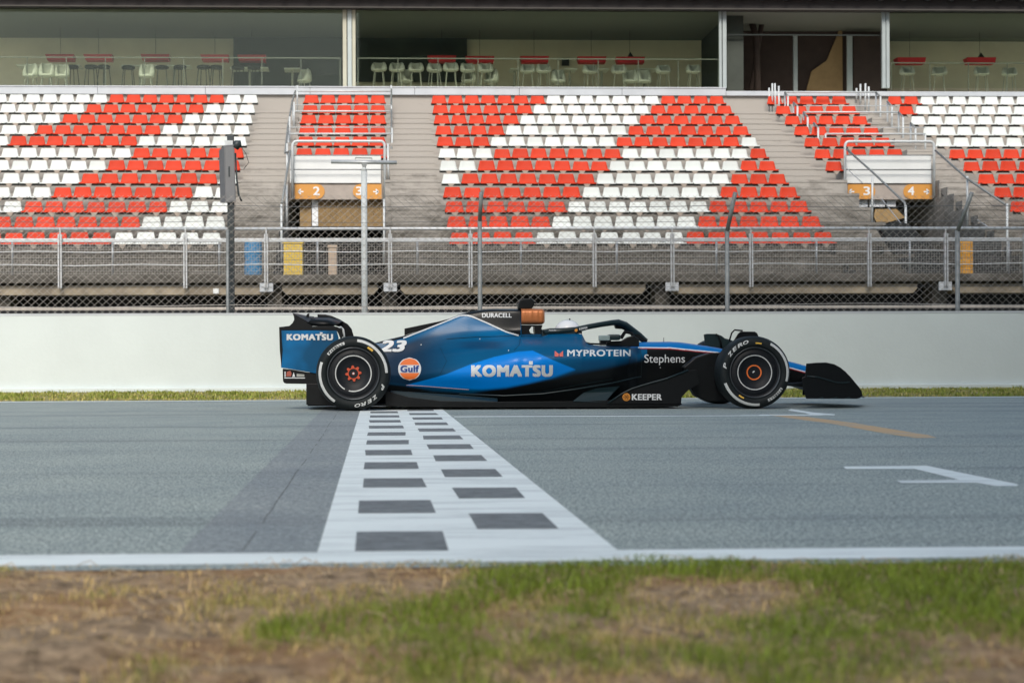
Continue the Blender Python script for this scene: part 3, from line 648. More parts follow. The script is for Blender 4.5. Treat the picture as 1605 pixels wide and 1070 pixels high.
for r in range(1, 13):
    for i in range(26):
        c = 'red' if lo[r] <= i < lo[r]+7 else 'white'
        if r >= 6 and i >= lo[r]+14: c = 'red'
        seats.append((-3.33-PITCH*(i+.5), r, c, 'left', i))
    e = expand(cpat[r])
    for i in range(18): seats.append((1.58+PITCH*(i+.5), r, 'red' if e[i] == 'R' else 'white', 'centre', i))
    if r <= 6:
        for i in range(5): seats.append((-2.055+PITCH*(i+.5), r, 'red', 'two', i))
        for i in range(5): seats.append((11.27+PITCH*(i+.5), r, 'red', 'four', i))
    if r == 7: seats.append((11.27+PITCH*.5, r, 'red', 'four', 0))
    for i in range(14):
        c = 'white'
        if r >= 6 or (r == 1 and i < 2) or (r == 2 and i < 1): c = 'red'
        seats.append((14.79+PITCH*(i+.5), r, c, 'right', i))
ORD = ['first','second','third','fourth','fifth','sixth','seventh','eighth','ninth','tenth','eleventh','twelfth','thirteenth','fourteenth','fifteenth','sixteenth','seventeenth','eighteenth']
ROWN = {12:'front row', 11:'second row', 10:'third row', 9:'fourth row', 8:'fifth row', 7:'sixth row', 6:'seventh row', 5:'eighth row', 4:'ninth row', 3:'tenth row', 2:'eleventh row', 1:'top row'}
def inframe(s):
    px, py = proj((s[0], rowY(s[1]), rowZ(s[1])-.12)); return -12 < px < 1617
vis = sorted([s for s in seats if inframe(s)], key=lambda s: (-s[1], abs(s[0]-4)))
rest = [s for s in seats if not inframe(s) and abs(s[0]) < 22]
ind, far_ = vis[:300], vis[300:]
for s in ind:
    x, r, c, bl, i = s
    rn = ROWN[r]; rn = rn if r in (12, 1) else rn+' up'
    if bl == 'left': lb = '%s seat, %s of the left block, %s from its aisle end' % (c, rn, ORD[i])
    elif bl == 'centre': lb = '%s seat, %s of the wide centre block, %s from its left end' % (c, rn, ORD[i])
    elif bl == 'two': lb = 'red seat, %s above the left doorway, %s from the left' % (rn, ORD[i])
    elif bl == 'four': lb = 'red seat, %s above the right doorway, %s from the left' % (rn, ORD[i])
    else: lb = '%s seat, %s of the right edge block, %s from its aisle end' % (c, rn, ORD[i])
    o = bpy.data.objects.new('stadium_seat', None); COL.objects.link(o); o.empty_display_size = .1
    o.location = (x+random.uniform(-.006, .006), rowY(r)+random.uniform(-.008, .008), rowZ(r)+random.uniform(-.004, .004)); o.rotation_euler = (random.uniform(-.03, .03), 0, random.uniform(-.02, .02))
    tag(o, lb, 'seat', 'red and white seats in the grandstand')
    a = bpy.data.objects.new('seat_shell', seat_me[c]); a.parent = o; COL.objects.link(a)
    a = bpy.data.objects.new('bracket', bme); a.parent = o; COL.objects.link(a)
    a = bpy.data.objects.new('under_seat_shade', shademe); a.parent = o; COL.objects.link(a)
b = MB()
for x, r, c, bl, i in far_+rest:
    L = Vector((x+random.uniform(-.006, .006), rowY(r), rowZ(r)+random.uniform(-.004, .004)))
    b.add([Vector(p)+L for p in sv], sf, 0 if c == 'red' else 1); b.add([p+L for p in sb.v], sb.f, 2); b.add([p+L for p in mb_.v], mb_.f, 3)
o = b.build('upper_seat_rows', [M['red'], M['white'], M['bracket'], bpy.data.materials['seat_shadow']], smooth=False)
o.data.polygons.foreach_set('use_smooth', [m < 2 for m in b.m])
tag(o, 'red and white seats filling the uppermost rows under the lounge', 'seats', kind='stuff')

# ------------------------------------------------------------ front railing on the walkway
RY = 33.05
fr = thing('walkway_railing', (0, RY, SL), 'long galvanised railing with fine wire mesh along the front of the grandstand walkway', 'railing')
X0, X1 = P(-40, 360, RY).x-2, P(1640, 360, RY).x+3
b = MB(); b.tube([(X0, RY, zy(358.5, RY)), (X1, RY, zy(358.5, RY))], .032, 8); b.build('top_rail', M['galv'], fr, True)
b = MB(); b.box((X0, RY-.02, zy(379.3, RY)), (X1, RY+.03, zy(373.3, RY))); b.build('flat_rail', M['galv'], fr, bevel=.006)
for i in range(2):
    b = MB(); py = (394.5, 415)[i]; pts = [(X0+(X1-X0)*k/60, RY-.05, zy(py, RY)+.012*math.sin(k*1.1+i)) for k in range(61)]; b.tube(pts, .011, 5); b.build('cable', M['galv'], fr, True)
for px in (-60, 95, 291, 417.5, 611.5, 737, 931, 1053, 1176, 1361, 1481, 1605):
    X = P(px, 400, RY).x; b = MB(); b.box((X-.038, RY-.10, zy(451, RY)), (X-.010, RY-.035, zy(367, RY))); b.box((X+.010, RY-.10, zy(451, RY)), (X+.038, RY-.035, zy(367, RY)))
    b.box((X-.012, RY-.06, zy(380, RY)), (X+.012, RY-.03, zy(357, RY))); b.build('post', M['galv'], fr)
    if px in (417.5, 611.5, 1053, 1481):
        b = MB(); b.box((X-.13, RY-.03, zy(457, RY)), (X+.13, RY+.02, zy(441.5, RY))); b.build('base_plate', M['ledge'], fr, bevel=.005)
for px in (20, 177, 344, 498, 654, 816, 966, 1122, 1279, 1425, 1580):
    X = P(px, 400, RY+.4).x; b = MB(); b.tube([(X, RY+.35, SL), (X, RY+.35, zy(378, RY+.35))], .022, 6); b.build('inner_post', M['galv'], fr, True)
b = MB(); g = .052; X = X0
while X < X1: b.box((X, RY+.002, SL+.01), (X+.0065, RY+.0085, zy(379, RY))); X += g
z = SL+.02
while z < zy(380, RY): b.box((X0, RY-.005, z), (X1, RY+.001, z+.006)); z += g
b.build('fine_mesh', M['finewire'], fr)

# ------------------------------------------------------------ handrails round the vomitory blocks
def rail(name, label, lines, Yd, group, r=.024):
    """lines: lists of (px, py, Y); each posts/rail a part"""
    p0 = lines[0][1][0]; o = thing(name, P(p0[0], p0[1], p0[2]), label, 'railing', group)
    for nm, pts in lines:
        b = MB(); b.tube([P(*q) for q in pts], r if nm != 'thin_rail' else r*.5, 8); b.build(nm, M['rail'], o, True)
    return o
grpL, grpR = 'rails around the block above sign 2', 'rails around the block above sign 4'
def step_rail(name, label, pl, pr, py, ybl, ybr, Y, grp, dl=(0, 0), mid=True):
    L = [('top_rail', [(pl, py, Y), (pr, py, Y)])]
    if mid: L.append(('thin_rail', [(pl, py-10, Y+.02), (pr, py-10, Y+.02)]))
    L += [('post', [(pl, ybl, Y), (pl, py-(0 if dl[0] == 0 else 9), Y)]), ('post', [(pr, ybr, Y), (pr, py-(0 if dl[1] == 0 else 9), Y)])]
    return rail(name, label, L, Y, grp)
step_rail('step_rail', 'galvanised rail just under the ledge above the block over the left doorway', 466, 613, 143, 176, 176, 48.4, grpL, (1, 1), False)
step_rail('step_rail', 'galvanised rail across the second row of the block over the left doorway', 459, 613.5, 174.5, 205, 205, 46.9, grpL, (1, 1))
step_rail('step_rail', 'galvanised rail across the fourth row of the block over the left doorway', 452, 614.5, 209.8, 262, 255, 44.8, grpL, (1, 1))
step_rail('step_rail', 'galvanised rail crossing the top row of the block over the right doorway', 1230.4, 1373, 144.5, 160, 160, 48.1, grpR, (0, 0), False)
step_rail('step_rail', 'galvanised rail across the second row of the block over the right doorway', 1259.4, 1408.5, 176, 200, 200, 46.3, grpR)
step_rail('step_rail', 'galvanised rail across the fourth row of the block over the right doorway', 1294, 1450.4, 210, 273, 241, 44.3, grpR)
def hoop(label, x0, x1, yt, yb, Y, group):
    o = thing('parapet_hoop', P(x0, yb, Y), label, 'railing', group)
    b = MB(); pts = [P(x0, yb, Y), P(x0, yt+9, Y)]+[P(x0+6*(1-math.cos(t)), yt+9-8*math.sin(t), Y) for t in [math.pi/2*k/5 for k in range(1, 6)]]
    pts += [P(x1-6*(1-math.cos(t)), yt+9-8*math.sin(t), Y) for t in [math.pi/2*k/5 for k in range(5, 0, -1)]]+[P(x1, yt+9, Y), P(x1, yb, Y)]
    b.tube(pts, .034, 10); b.build('hoop', M['rail'], o, True)
    for py in (243.5, 266):
        b = MB(); b.tube([P(x0, py, Y), P(x1, py, Y)], .014, 6); b.build('crossbar', M['galv_dark'], o, True)
hoop('white tubular hoop framing the white parapet panels at the left doorway', 458.5, 603, 220.5, 312, 41.7, 'hoops framing the parapets')
hoop('white tubular hoop framing the white parapet panels at the right doorway', 1324.5, 1464, 221, 307, 41.7, 'hoops framing the parapets')
# stair handrails (side posts going down the aisles)
def aisle_rail(label, top, posts, grp):
    o = thing('aisle_handrail', P(*posts[0][0], posts[0][2]), label, 'railing', grp)
    if top:
        b = MB(); b.tube([P(*q) for q in top], .026, 8); b.build('handrail', M['galv_dark'], o, True)
    for (a, c, Y) in posts:
        b = MB(); b.tube([P(a[0], a[1], Y), P(c[0], c[1], Y)], .026, 8); b.build('post', M['rail'], o, True)
aisle_rail('sloping handrail descending the aisle left of sign 2', [(463,143,48.2),(458,160,47),(451,200,44.8),(447,240,42.4),(455,237,41.8),(442,318,38.2)],
  [((461,205),(461,160),46.5), ((454,240),(454,183),45), ((450,322),(450,225),42.2), ((441.5,413),(441,320),37.5), ((450,357),(449,290),39.5)], grpL)
aisle_rail('straight posts of the handrail descending the aisle right of sign 3', [(613.5,140,48.2),(613.5,250,44.0)],
  [((602,415),(602,312),37.8), ((609,300),(608,225),42.6)], grpL)
aisle_rail('bundle of four upright posts at the top left of the right doorway block', None,
  [((1205.5,175),(1205.5,138),48.6), ((1210.5,175),(1210.5,131),48.4), ((1215.5,175),(1214.5,131),48.1), ((1221.5,184),(1220.5,135),47.6)], grpR)
def pairs(label, tops, posts, grp):
    o = thing('aisle_handrail', P(posts[0][0], posts[0][2], posts[0][3]), label, 'railing', grp)
    for x, ya, yb, Y in posts: b = MB(); b.tube([P(x, yb, Y), P(x, ya, Y)], .027, 8); b.build('post', M['rail'], o, True)
    for x0, y0, x1, y1, Y in tops: b = MB(); b.tube([P(x0, y0, Y), P(x1, y1, Y-.5)], .027, 8); b.build('handrail', M['galv_dark'], o, True)
pairs('stepped posts descending the aisle left of the block over the right doorway', [(1230.4,145,1235,151,48.1), (1243.7,161,1250,166.5,47.2), (1259.4,176,1266,184,46.3), (1275.6,193,1282.4,200.5,45.4)],
  [(1230.4,145,192,48.1), (1235,151,201,47.6), (1243.7,161,209.5,47.2), (1250,166.5,220,46.7), (1259.4,176.5,227,46.3), (1266,184,237,45.8), (1275.6,193,245.5,45.4), (1282.4,200.5,255.7,44.9)], grpR)
pairs('stepped posts along the right side of the block over the right doorway', [(1373,145,1380,151.5,47.9), (1391,159,1398,167,47), (1408.5,176,1415.5,184,46.1), (1427.4,193,1435,201.5,45.2)],
  [(1342.4,138.5,156,48.9), (1348.6,132,163,48.7), (1356.4,131,172.4,48.5), (1361.6,136,174,48.3), (1373,145,184,47.9), (1380,151.5,195,47.4), (1391,159,204,47), (1398,167,206,46.5), (1408.5,176,217.7,46.1), (1415.5,184,230,45.6), (1427.4,193,235,45.2), (1435,201.5,241,44.7)], grpR)
aisle_rail('thick sloping handrail crossing the white parapet panels above sign 3', [(1327,234,41.5),(1370,272,39.6),(1418,318,37.2),(1420,330,37.1)],
  [((1367,350),(1367.5,277),39.4), ((1420,425),(1419.5,322),37.1)], grpR)
aisle_rail('long sloping handrail running down right of sign 4', [(1466,236,41.4),(1516,280,39.2),(1575,320,36.6)],
  [((1516.5,354),(1516,276),39.2), ((1579,425),(1578.5,319),36.4)], grpR)
b = MB(); b.prism([P(x, y, 36.3) for x, y in ((1378,357),(1398,349),(1424,350),(1440,366),(1462,384),(1482,404),(1491,429),(1418,430),(1405,400),(1392,378))][::-1], (0,.25,0))  # black sheet added in place of the shadow beside the right doorway
o = b.build('shadow_sheet', mat('painted_shadow', (.014,.018,.02), .8, var=.4, vs=4)); tag(o, 'black sloping sheet put in for the shadow under the right doorway behind the fence', 'cover')
# pale thin stays on the right
b = MB()
for a, c in (((1325,262,41.4),(1352,287,40)), ((1382,312,38.5),(1412,350,36.5)), ((1532,345,37),(1555,360,36))): b.tube([P(*a), P(*c)], .012, 5)
o = b.build('stay_wires', M['galv']); tag(o, 'thin diagonal steel stays beside the right doorway', 'stays')

# bins and boxes on the walkway
def barrel(label, px0, px1, py0, py1, Y, m, ribs=3, cat='barrel', box=False):
    a, c = P(px0, py1, Y), P(px1, py0, Y); r = (c.x-a.x)/2; cx = (a.x+c.x)/2; z0, z1 = SL, c.z
    o = thing('storage_bin' if box else 'plastic_barrel', (cx, Y, z0), label, cat)
    b = MB()
    if box:
        b.box((cx-r, Y-.2, z0+.005), (cx+r, Y+.2, z1-.06)); b.build('body', m, o, bevel=.02); b = MB(); b.box((cx-r-.015, Y-.215, z1-.058), (cx+r+.015, Y+.215, z1)); b.build('lid', m, o, bevel=.012)
    else:
        n = 20; pr = [(0, r*.9)]+[(t/n*(z1-z0), r*(.93+.07*abs(math.sin(math.pi*ribs*t/n)))) for t in range(1, n)]+[(z1-z0, r*.9), (z1-z0, 0.001)]
        nn = 24; v = []; f = []
        for d, q in pr: v += [(cx+q*math.cos(2*math.pi*k/nn), Y+q*math.sin(2*math.pi*k/nn), z0+.003+d) for k in range(nn)]
        f = [(i*nn+k, i*nn+(k+1)%nn, (i+1)*nn+(k+1)%nn, (i+1)*nn+k) for i in range(len(pr)-1) for k in range(nn)]
        mk('body', v, f, m, o, True)
        b = MB(); b.tube([(cx-r*.3, Y, z1+.004), (cx-r*.3, Y, z1+.03)], .03, 10); b.build('cap', m, o, True)
barrel('blue plastic barrel on the walkway right of the dark pole', 383, 411, 379, 430, 34.6, M['blue_bin'], 2)
barrel('yellow storage bin on the walkway below sign 2', 445, 475, 379, 430, 34.8, M['yellow_bin'], cat='bin', box=True)
barrel('slim beige cabinet on the walkway left of the T-shaped pole', 515, 528, 385, 430, 35.2, M['beige'], cat='cabinet', box=True)
barrel('ribbed orange barrel on the walkway near the right edge', 1504, 1525, 377, 426, 34.6, M['orange_bin'], 4)
b = MB(); b.box(P(334,460,33.08), P(343,452,33.1)); o = b.build('junction_box', M['panel']); tag(o, 'small white junction box on the front beam left of the dark pole', 'box')

# ------------------------------------------------------------ lounge furniture
def lz(py, Y): return zy(py, Y)
def stool_proto(kind):
    # origin at floor, heights relative to the lounge floor
    o = bpy.data.objects.new('bar_stool' if kind != 'chair' else 'shell_chair', None); COL.objects.link(o); o.empty_display_size = .1; ORG[o.name] = Vector()
    hs = {'tall': .98, 'dark': 1.06, 'chair': .72}[kind]; wid = .23
    shell = M['stool_dark'] if kind == 'dark' else M['stool_white']; leg = M['leg_metal'] if kind == 'dark' else M['leg_pale']
    v = []; f = []; n = 14; hb = {'tall': .28, 'dark': .10, 'chair': .42}[kind]
    prof = [(.02, 0), (.15, .0), (.225, .025), (.245, .08), (.235, hb*.6), (.20, hb*.88), (.14, hb)] if kind != 'dark' else [(.02, 0), (.17, 0), (.205, .02), (.205, .075), (.17, .10), (.01, .105)]
    for rr, zz in prof:
        for k in range(n):
            a = 2*math.pi*k/n; s = math.sin(a); 
            zz2 = zz if (zz <= .03 or kind == 'dark') else zz*(1 if s > -.2 else max(.22, 1+(s+.2)*1.4))
            v.append((rr*math.cos(a), rr*s*.9, hs+zz2))
    f = [(i*n+k, i*n+(k+1)%n, (i+1)*n+(k+1)%n, (i+1)*n+k) for i in range(len(prof)-1) for k in range(n)]+[tuple(range(n))[::-1]]
    s_ = mk('seat_shell', v, f, shell, o, True); sm = s_.modifiers.new('s', 'SOLIDIFY'); sm.thickness = .015
    for sx in (-1, 1):
        for sy in (-1, 1):
            b = MB(); b.tube([(sx*.12, sy*.10, hs), (sx*.21, sy*.18, 0)], .013, 6); b.build('leg', leg, o)
    if kind != 'chair':
        b = MB(); q = [(.18,.155,.36),(-.18,.155,.36),(-.18,-.155,.36),(.18,-.155,.36),(.18,.155,.36)]; b.tube(q, .009, 5); b.build('footrest', leg, o)
    return o
protos = {k: stool_proto(k) for k in ('tall', 'dark', 'chair')}
used = {k: False for k in protos}
def place(kind, px, topy, lab, cat, grp, Y=None, rz=0):
    hs = {'tall': 1.26, 'dark': 1.16, 'chair': 1.14}[kind]
    # distance at which the top of the piece stands at this height in the room
    Y = Y or (LF+hs-H)*2652/(558-topy)
    o = protos[kind] if not used[kind] else copy_tree(protos[kind]); used[kind] = True
    o.location = (P(px, topy, Y).x, Y, LF); o.rotation_euler = (0, 0, rz); tag(o, lab, cat, grp)
def seq(kind, pxs, topy, fmt, cat, grp, jit=.35):
    for i, px in enumerate(pxs): place(kind, px, topy+random.uniform(-.6, .6), fmt[i], cat, grp, rz=random.uniform(-jit, jit))
T = 'behind the lounge glass'
seq('tall', [594,622,652,681,706.5,733,761], 98, ['white high stool behind the lounge glass, '+ORD[i]+' right of the central column' for i in range(7)], 'stool', 'white high stools in the lounge')
seq('tall', [827,852,925,970,1039.6,1087], 99.5, ['leftmost white high stool behind the middle lounge glass beneath the third red shade', 'white high stool beside another, left of the small black notice in the lounge', 'lone white high stool under the red shade right of the notice', 'white high stool under the red shade with a dark point on top', 'white high stool second from the right end of the middle window', 'white high stool at the right end of the middle window'], 'stool', 'white high stools in the lounge')
seq('tall', [1422,1472,1538.5,1582], 101.5, ['white high stool under the first red shade of the right window', 'white high stool between the two red shades of the right window', 'white high stool under the second red shade of the right window', 'white high stool nearest the right edge of the photo'], 'stool', 'white high stools in the lounge')
seq('dark', [113,143,163,201,254,282,319,339,373,398], 104.5, ['dark backless stool in the left lounge window, '+ORD[i]+' from the left' for i in range(10)], 'stool', 'dark stools in the left lounge window', .8)
seq('chair', [48,73,97,230], 101, ['white shell chair in the left lounge window, '+ORD[i]+' from the left' for i in range(4)], 'chair', 'white shell chairs in the lounge')
seq('chair', [477,636,735,770,875,988,1009], 108, ['single white shell chair beside the small round table', 'white shell chair between the second and third high stools right of the column', 'low white chair behind the sixth high stool right of the column', 'low white chair behind the seventh high stool right of the column', 'white shell chair below the small black notice', 'left one of two white shell chairs under the pointed red shade', 'right one of two white shell chairs under the pointed red shade'], 'chair', 'white shell chairs in the lounge', 1)
def table(px0, px1, py, lab):
    Y = (LF+1.05-H)*2652/(558-py)+1.0; dz_ = zy(py, Y)-LF-1.05; a, c = P(px0, py, Y), P(px1, py, Y); cx = (a.x+c.x)/2
    o = thing('bar_table', (cx, Y+.3, LF), lab, 'table', 'tables in the lounge')
    b = MB(); b.box((a.x, Y, LF+1.02+dz_), (c.x, Y+.7, LF+1.05+dz_)); b.build('table_top', M['stool_white'], o)
    n = max(1, int((c.x-a.x)/1.0))
    for i in range(n):
        X = a.x+(i+.5)/n*(c.x-a.x); b = MB(); b.tube([(X, Y+.35, LF+.02), (X, Y+.35, LF+1.02+dz_)], .04, 8); b.tube([(X, Y+.35, LF), (X, Y+.35, LF+.02)], .25, 14); b.build('pedestal', M['leg_pale'], o)
table(25, 125, 103, 'pale high table among the white chairs at the far left of the lounge'); table(190, 298, 103, 'pale high table among the dark stools in the left lounge window')
table(360, 420, 106, 'pale high table at the right of the dark stools'); table(445, 470, 107, 'small pale table beside the single white chair')
table(800, 815, 106, 'narrow pale table left of the middle high stools'); table(885, 905, 106, 'small pale table under the black notice'); table(935, 955, 106, 'small pale table right of the lone high stool'); table(995, 1030, 106, 'pale table right of the pointed red shade')
shades = [(93,85),(153,85),(242.7,85),(336,85.5),(394,86),(692.5,87),(752.5,88),(838,88),(928,88.5),(988.5,89),(1429,90),(1539,90)]
slab = ['leftmost red lamp shade in the left lounge window','second red lamp shade from the left, close to the leftmost one','red lamp shade above the white chair among the dark stools','red lamp shade in front of the cream wall, left of the dark partition','red lamp shade hanging in front of the dark partition in the left window',
 'red lamp shade in front of the dark partition right of the central column','red lamp shade just right of the dark partition behind the middle glass','red lamp shade left of the small black notice','red lamp shade right of the small black notice','pointed red lamp shade behind the middle glass','red lamp shade at the left of the right hand lounge window','pointed red lamp shade in the right hand lounge window']
for (px, py), lb in zip(shades, slab):
    Y = 52.4; a, c = P(px-22.5, py, Y), P(px+22.5, py+9.5, Y)
    o = thing('pendant_lamp', ((a.x+c.x)/2, Y, a.z), lb, 'lamp', 'red lamp shades in the lounge')
    b = MB(); b.add([(a.x,Y,a.z),(c.x,Y,a.z),(c.x,Y+.45,a.z),(a.x,Y+.45,a.z),(a.x+.06,Y+.04,c.z),(c.x-.02,Y+.04,c.z),(c.x-.02,Y+.41,c.z),(a.x+.06,Y+.41,c.z)], [(0,1,2,3),(4,7,6,5),(0,4,5,1),(1,5,6,2),(2,6,7,3),(3,7,4,0)]); b.build('lamp_shade', M['shade'], o)
    b = MB(); b.tube([((a.x+c.x)/2,Y+.2,a.z),((a.x+c.x)/2,Y+.2,10.68)], .006, 5); b.build('cord', M['leg_metal'], o)
    if px in (988.5, 1539):
        m_ = (a.x+c.x)/2; b = MB(); z = a.z; b.add([(m_-.09,Y,z),(m_+.09,Y,z),(m_+.09,Y+.18,z),(m_-.09,Y+.18,z),(m_,Y+.09,z+.17)], [(0,1,4),(1,2,4),(2,3,4),(3,0,4)]); b.build('cap', M['stool_dark'], o)
b = MB(); b.box(P(499,117,52.5), P(528,94,52.6)); tag(b.build('television', M['stool_dark']), 'dark television screen left of the central column', 'television')
b = MB(); b.box(P(880.5,103,54.0), P(891.5,93,54.1)); tag(b.build('notice', M['stool_dark']), 'small black square notice on the lounge back wall', 'notice')

exec_car = True
#CAR
# ============================================================ RACING CAR
YC, YN = 17.6, 16.6
car = thing('racing_car', (P(860, 640, YC).x, YC, 0), 'blue and black open-wheel racing car side-on across the painted start line', 'racing car')
def pchip(xk, yk, x):
    xk = np.asarray(xk, float); yk = np.asarray(yk, float); h = np.diff(xk); d = np.diff(yk)/h; n = len(xk); m = np.zeros(n)
    for i in range(1, n-1):
        if d[i-1]*d[i] > 0:
            w1, w2 = 2*h[i]+h[i-1], h[i]+2*h[i-1]; m[i] = (w1+w2)/(w1/d[i-1]+w2/d[i])
    m[0], m[-1] = d[0], d[-1]
    i = np.clip(np.searchsorted(xk, x)-1, 0, n-2); t = (x-xk[i])/h[i]
    return (1+2*t)*(1-t)**2*yk[i]+t*(1-t)**2*h[i]*m[i]+t*t*(3-2*t)*yk[i+1]+t*t*(t-1)*h[i]*m[i+1]
ST = {
 585: [(0,538),(.03,539),(.05,548),(.08,566),(.12,580),(.14,592),(.14,602),(.12,634)],
 604: [(0,533),(.03,534),(.06,544),(.10,562),(.15,578),(.18,590),(.18,602),(.15,634)],
 640: [(0,524),(.03,526),(.08,536),(.14,552),(.22,572),(.28,591),(.26,604),(.2,634)],
 690: [(0,505.5),(.03,508),(.09,528),(.18,546),(.34,561),(.46,585),(.40,606),(.3,634)],
 735: [(0,489),(.04,492),(.10,520),(.24,540),(.46,556),(.58,583),(.5,607),(.4,634)],
 775: [(0,484),(.06,487),(.12,519),(.30,534),(.54,550),(.66,577),(.58,606),(.44,634)],
 816: [(0,484),(.09,487),(.14,518),(.34,530),(.60,546),(.70,570),(.62,602),(.46,634)],
 818: [(0,524),(.09,524),(.16,525),(.34,530),(.60,546),(.70,570),(.62,602),(.46,634)],
 850: [(0,523),(.10,523.5),(.2,525),(.4,532),(.64,546),(.73,566),(.65,596),(.48,634)],
 862: [(0,560),(.17,545),(.24,523),(.4,531),(.64,546),(.73,565),(.65,595),(.48,634)],
 900: [(0,575),(.20,560),(.27,523),(.38,530),(.64,546),(.73,563),(.66,592),(.50,634)],
 911: [(0,575),(.20,560),(.27,523.5),(.38,531),(.64,546.5),(.73,563),(.66,591),(.50,634)],
 919: [(0,575),(.20,565),(.27,536),(.38,540),(.62,548),(.72,563),(.66,590),(.50,634)],
 928: [(0,575),(.20,565),(.27,540.5),(.38,543),(.60,548),(.71,562),(.65,590),(.50,634)],
 960: [(0,575),(.20,565),(.27,542),(.36,544),(.56,547.5),(.64,562),(.60,588),(.48,634)],
 984: [(0,560),(.20,552),(.27,541),(.34,543),(.44,547),(.52,560),(.48,585),(.42,634)],
 1000:[(0,536),(.12,536.5),(.22,539),(.28,544),(.33,552),(.36,566),(.34,588),(.3,630)],
 1050:[(0,535.5),(.12,536),(.2,539),(.25,545),(.27,555),(.28,570),(.26,588),(.2,602)],
 1100:[(0,541),(.1,541.5),(.17,544),(.21,550),(.23,560),(.23,572),(.2,586),(.14,596)],
 1150:[(0,549.5),(.09,550),(.14,552.5),(.17,557),(.18,564),(.18,575),(.15,588),(.1,594)],
 1240:[(0,567),(.06,567.5),(.10,570),(.12,574),(.13,579),(.13,588),(.11,599),(.07,604)],
 1290:[(0,582),(.05,582.5),(.08,585),(.10,589),(.11,594),(.11,600),(.09,606),(.05,609)],
 1326:[(0,598),(.04,598.5),(.06,600),(.08,602.5),(.085,605),(.085,609),(.06,612),(.03,614)]}
sk = sorted(ST); K = np.array([ST[s] for s in sk], float)          # stations, 8, 2
pxs = np.unique(np.concatenate([np.linspace(585, 1326, 1300), sk])); ns = 170
tt = np.linspace(0, 7, ns)
Wg = np.zeros((len(pxs), ns)); Yg = np.zeros((len(pxs), ns))
cw = np.stack([pchip(sk, K[:, j, 0], pxs) for j in range(8)], 1); cy = np.stack([pchip(sk, K[:, j, 1], pxs) for j in range(8)], 1)
for i in range(len(pxs)): Wg[i] = pchip(range(8), cw[i], tt); Yg[i] = pchip(range(8), cy[i], tt)
Rn, Un, Fn = np.array(Rv), np.array(Uv), np.array(Fv)
def Pn(px, py, Y):
    d = Fn[None]+Rn[None]*((px-PPX)/F_PX)[:, None]-Un[None]*((py-PPY)/F_PX)[:, None]
    t = Y/d[:, 1]; p = d*t[:, None]; p[:, 2] += H; return p
PXg = np.repeat(pxs[:, None], ns, 1)
near = Pn(PXg.ravel(), Yg.ravel(), YC-Wg.ravel()).reshape(len(pxs), ns, 3)
# the cockpit trough and top line share one x so that both sides stay symmetric
far = near.copy(); far[:, :, 1] = 2*YC-near[:, :, 1]
full = np.concatenate([near[:, ::-1], far[:, 1:]], 1)                # from near bottom over the top to far bottom
def sstep(a, b, x): t = np.clip((x-a)/(b-a), 0, 1); return t*t*(3-2*t)
def livery(px, py):
    n = len(px); C = np.tile(np.array([.005, .0065, .0075]), (n, 1))
    def mixin(c, m):
        nonlocal C
        C = C*(1-m[:, None])+np.array(c)[None]*m[:, None]
    stripe = np.interp(px, [600,633,691,720,727,733,765,793,812,850], [538,529.5,506.7,494.9,494.3,495.3,506.7,519.8,525.4,526])
    B = np.interp(px, [600,640,680,740,868,902,950,1003,1040], [600,604,612,615,592,582,574,562,548])
    soft = np.interp(px, [600,868,902,1003], [3,5,7,7])
    zone = (1-sstep(B-soft, B+soft, py))*(px < 1014)
    zone *= np.where(px < 816, (py > stripe), 1)
    mixin((.0, .080, .19), zone)
    # brighter shoulder below the stripe, navy tail
    mixin((.0, .125, .30), zone*sstep(640, 700, px)*(1-sstep(760, 860, px))*(1-sstep(stripe+8, stripe+34, py)))
    mixin((.006, .022, .05), zone*(1-sstep(640, 735, px))*sstep(stripe+4, stripe+16, py)*.95)
    mixin((.004, .045, .115), zone*sstep(700, 740, px)*(1-sstep(765, 800, px))*sstep(533, 537, py)*(1-sstep(544, 549, py))*.85)
    mixin((.004, .055, .14), zone*sstep(868, 930, px)*sstep(556, 570, py)*.8)
    Lt = np.interp(px, [637,680,700,737,775,812,835,868,902], [603,592,586,571,559,551,549.3,564.7,578.7])
    Lb = np.interp(px, [637,700,756,793,831,868,902], [604,607.7,610.5,607.7,600,591,579])
    leaf = sstep(Lt-.6, Lt+.6, py)*(1-sstep(Lb-3, Lb+3, py))*(px > 637)*(px < 902)
    mixin((.0, .20, .66), leaf)
    st = (np.abs(py-stripe) < 1.05)*(px > 628)*(px < 813)

    Wl = np.interp(px, [985,1003,1051,1091,1123.5,1150,1242,1264,1290,1330], [545,544.4,545,549,552,557.5,577,583,590.5,603])
    mixin((.0, .155, .46), ((py < Wl)*(px > 988)).astype(float))
    mixin((.006, .007, .0075), ((py > Wl)*(px > 1014)).astype(float))
    mixin((.72, .74, .76), ((np.abs(py-Wl) < .8)*(px > 1000)).astype(float))
    mixin((.30, .03, .04), ((np.abs(py-Wl-1.6) < .8)*(px > 1003)).astype(float))
    # dark cockpit and headrest surround
    return C
def projn(p):
    q = p-np.array([0, 0, H]); w = q@Fn; return PPX+F_PX*(q@Rn)/w, PPY-F_PX*(q@Un)/w
lx, ly = projn(near.reshape(-1, 3)); cn = livery(lx, ly).reshape(len(pxs), ns, 3)
cock = ((pxs > 857)*(pxs < 990))[:, None]*(tt < 1.8)[None]
cn[cock] = (.012, .014, .015)
cf = np.concatenate([cn[:, ::-1], cn[:, 1:]], 1)
m_ = full.shape[1]; S_ = len(pxs); base = np.arange((S_)*(m_)).reshape(S_, m_)
faces = np.stack([base[:-1, :-1], base[1:, :-1], base[1:, 1:], base[:-1, 1:]], -1).reshape(-1, 4)
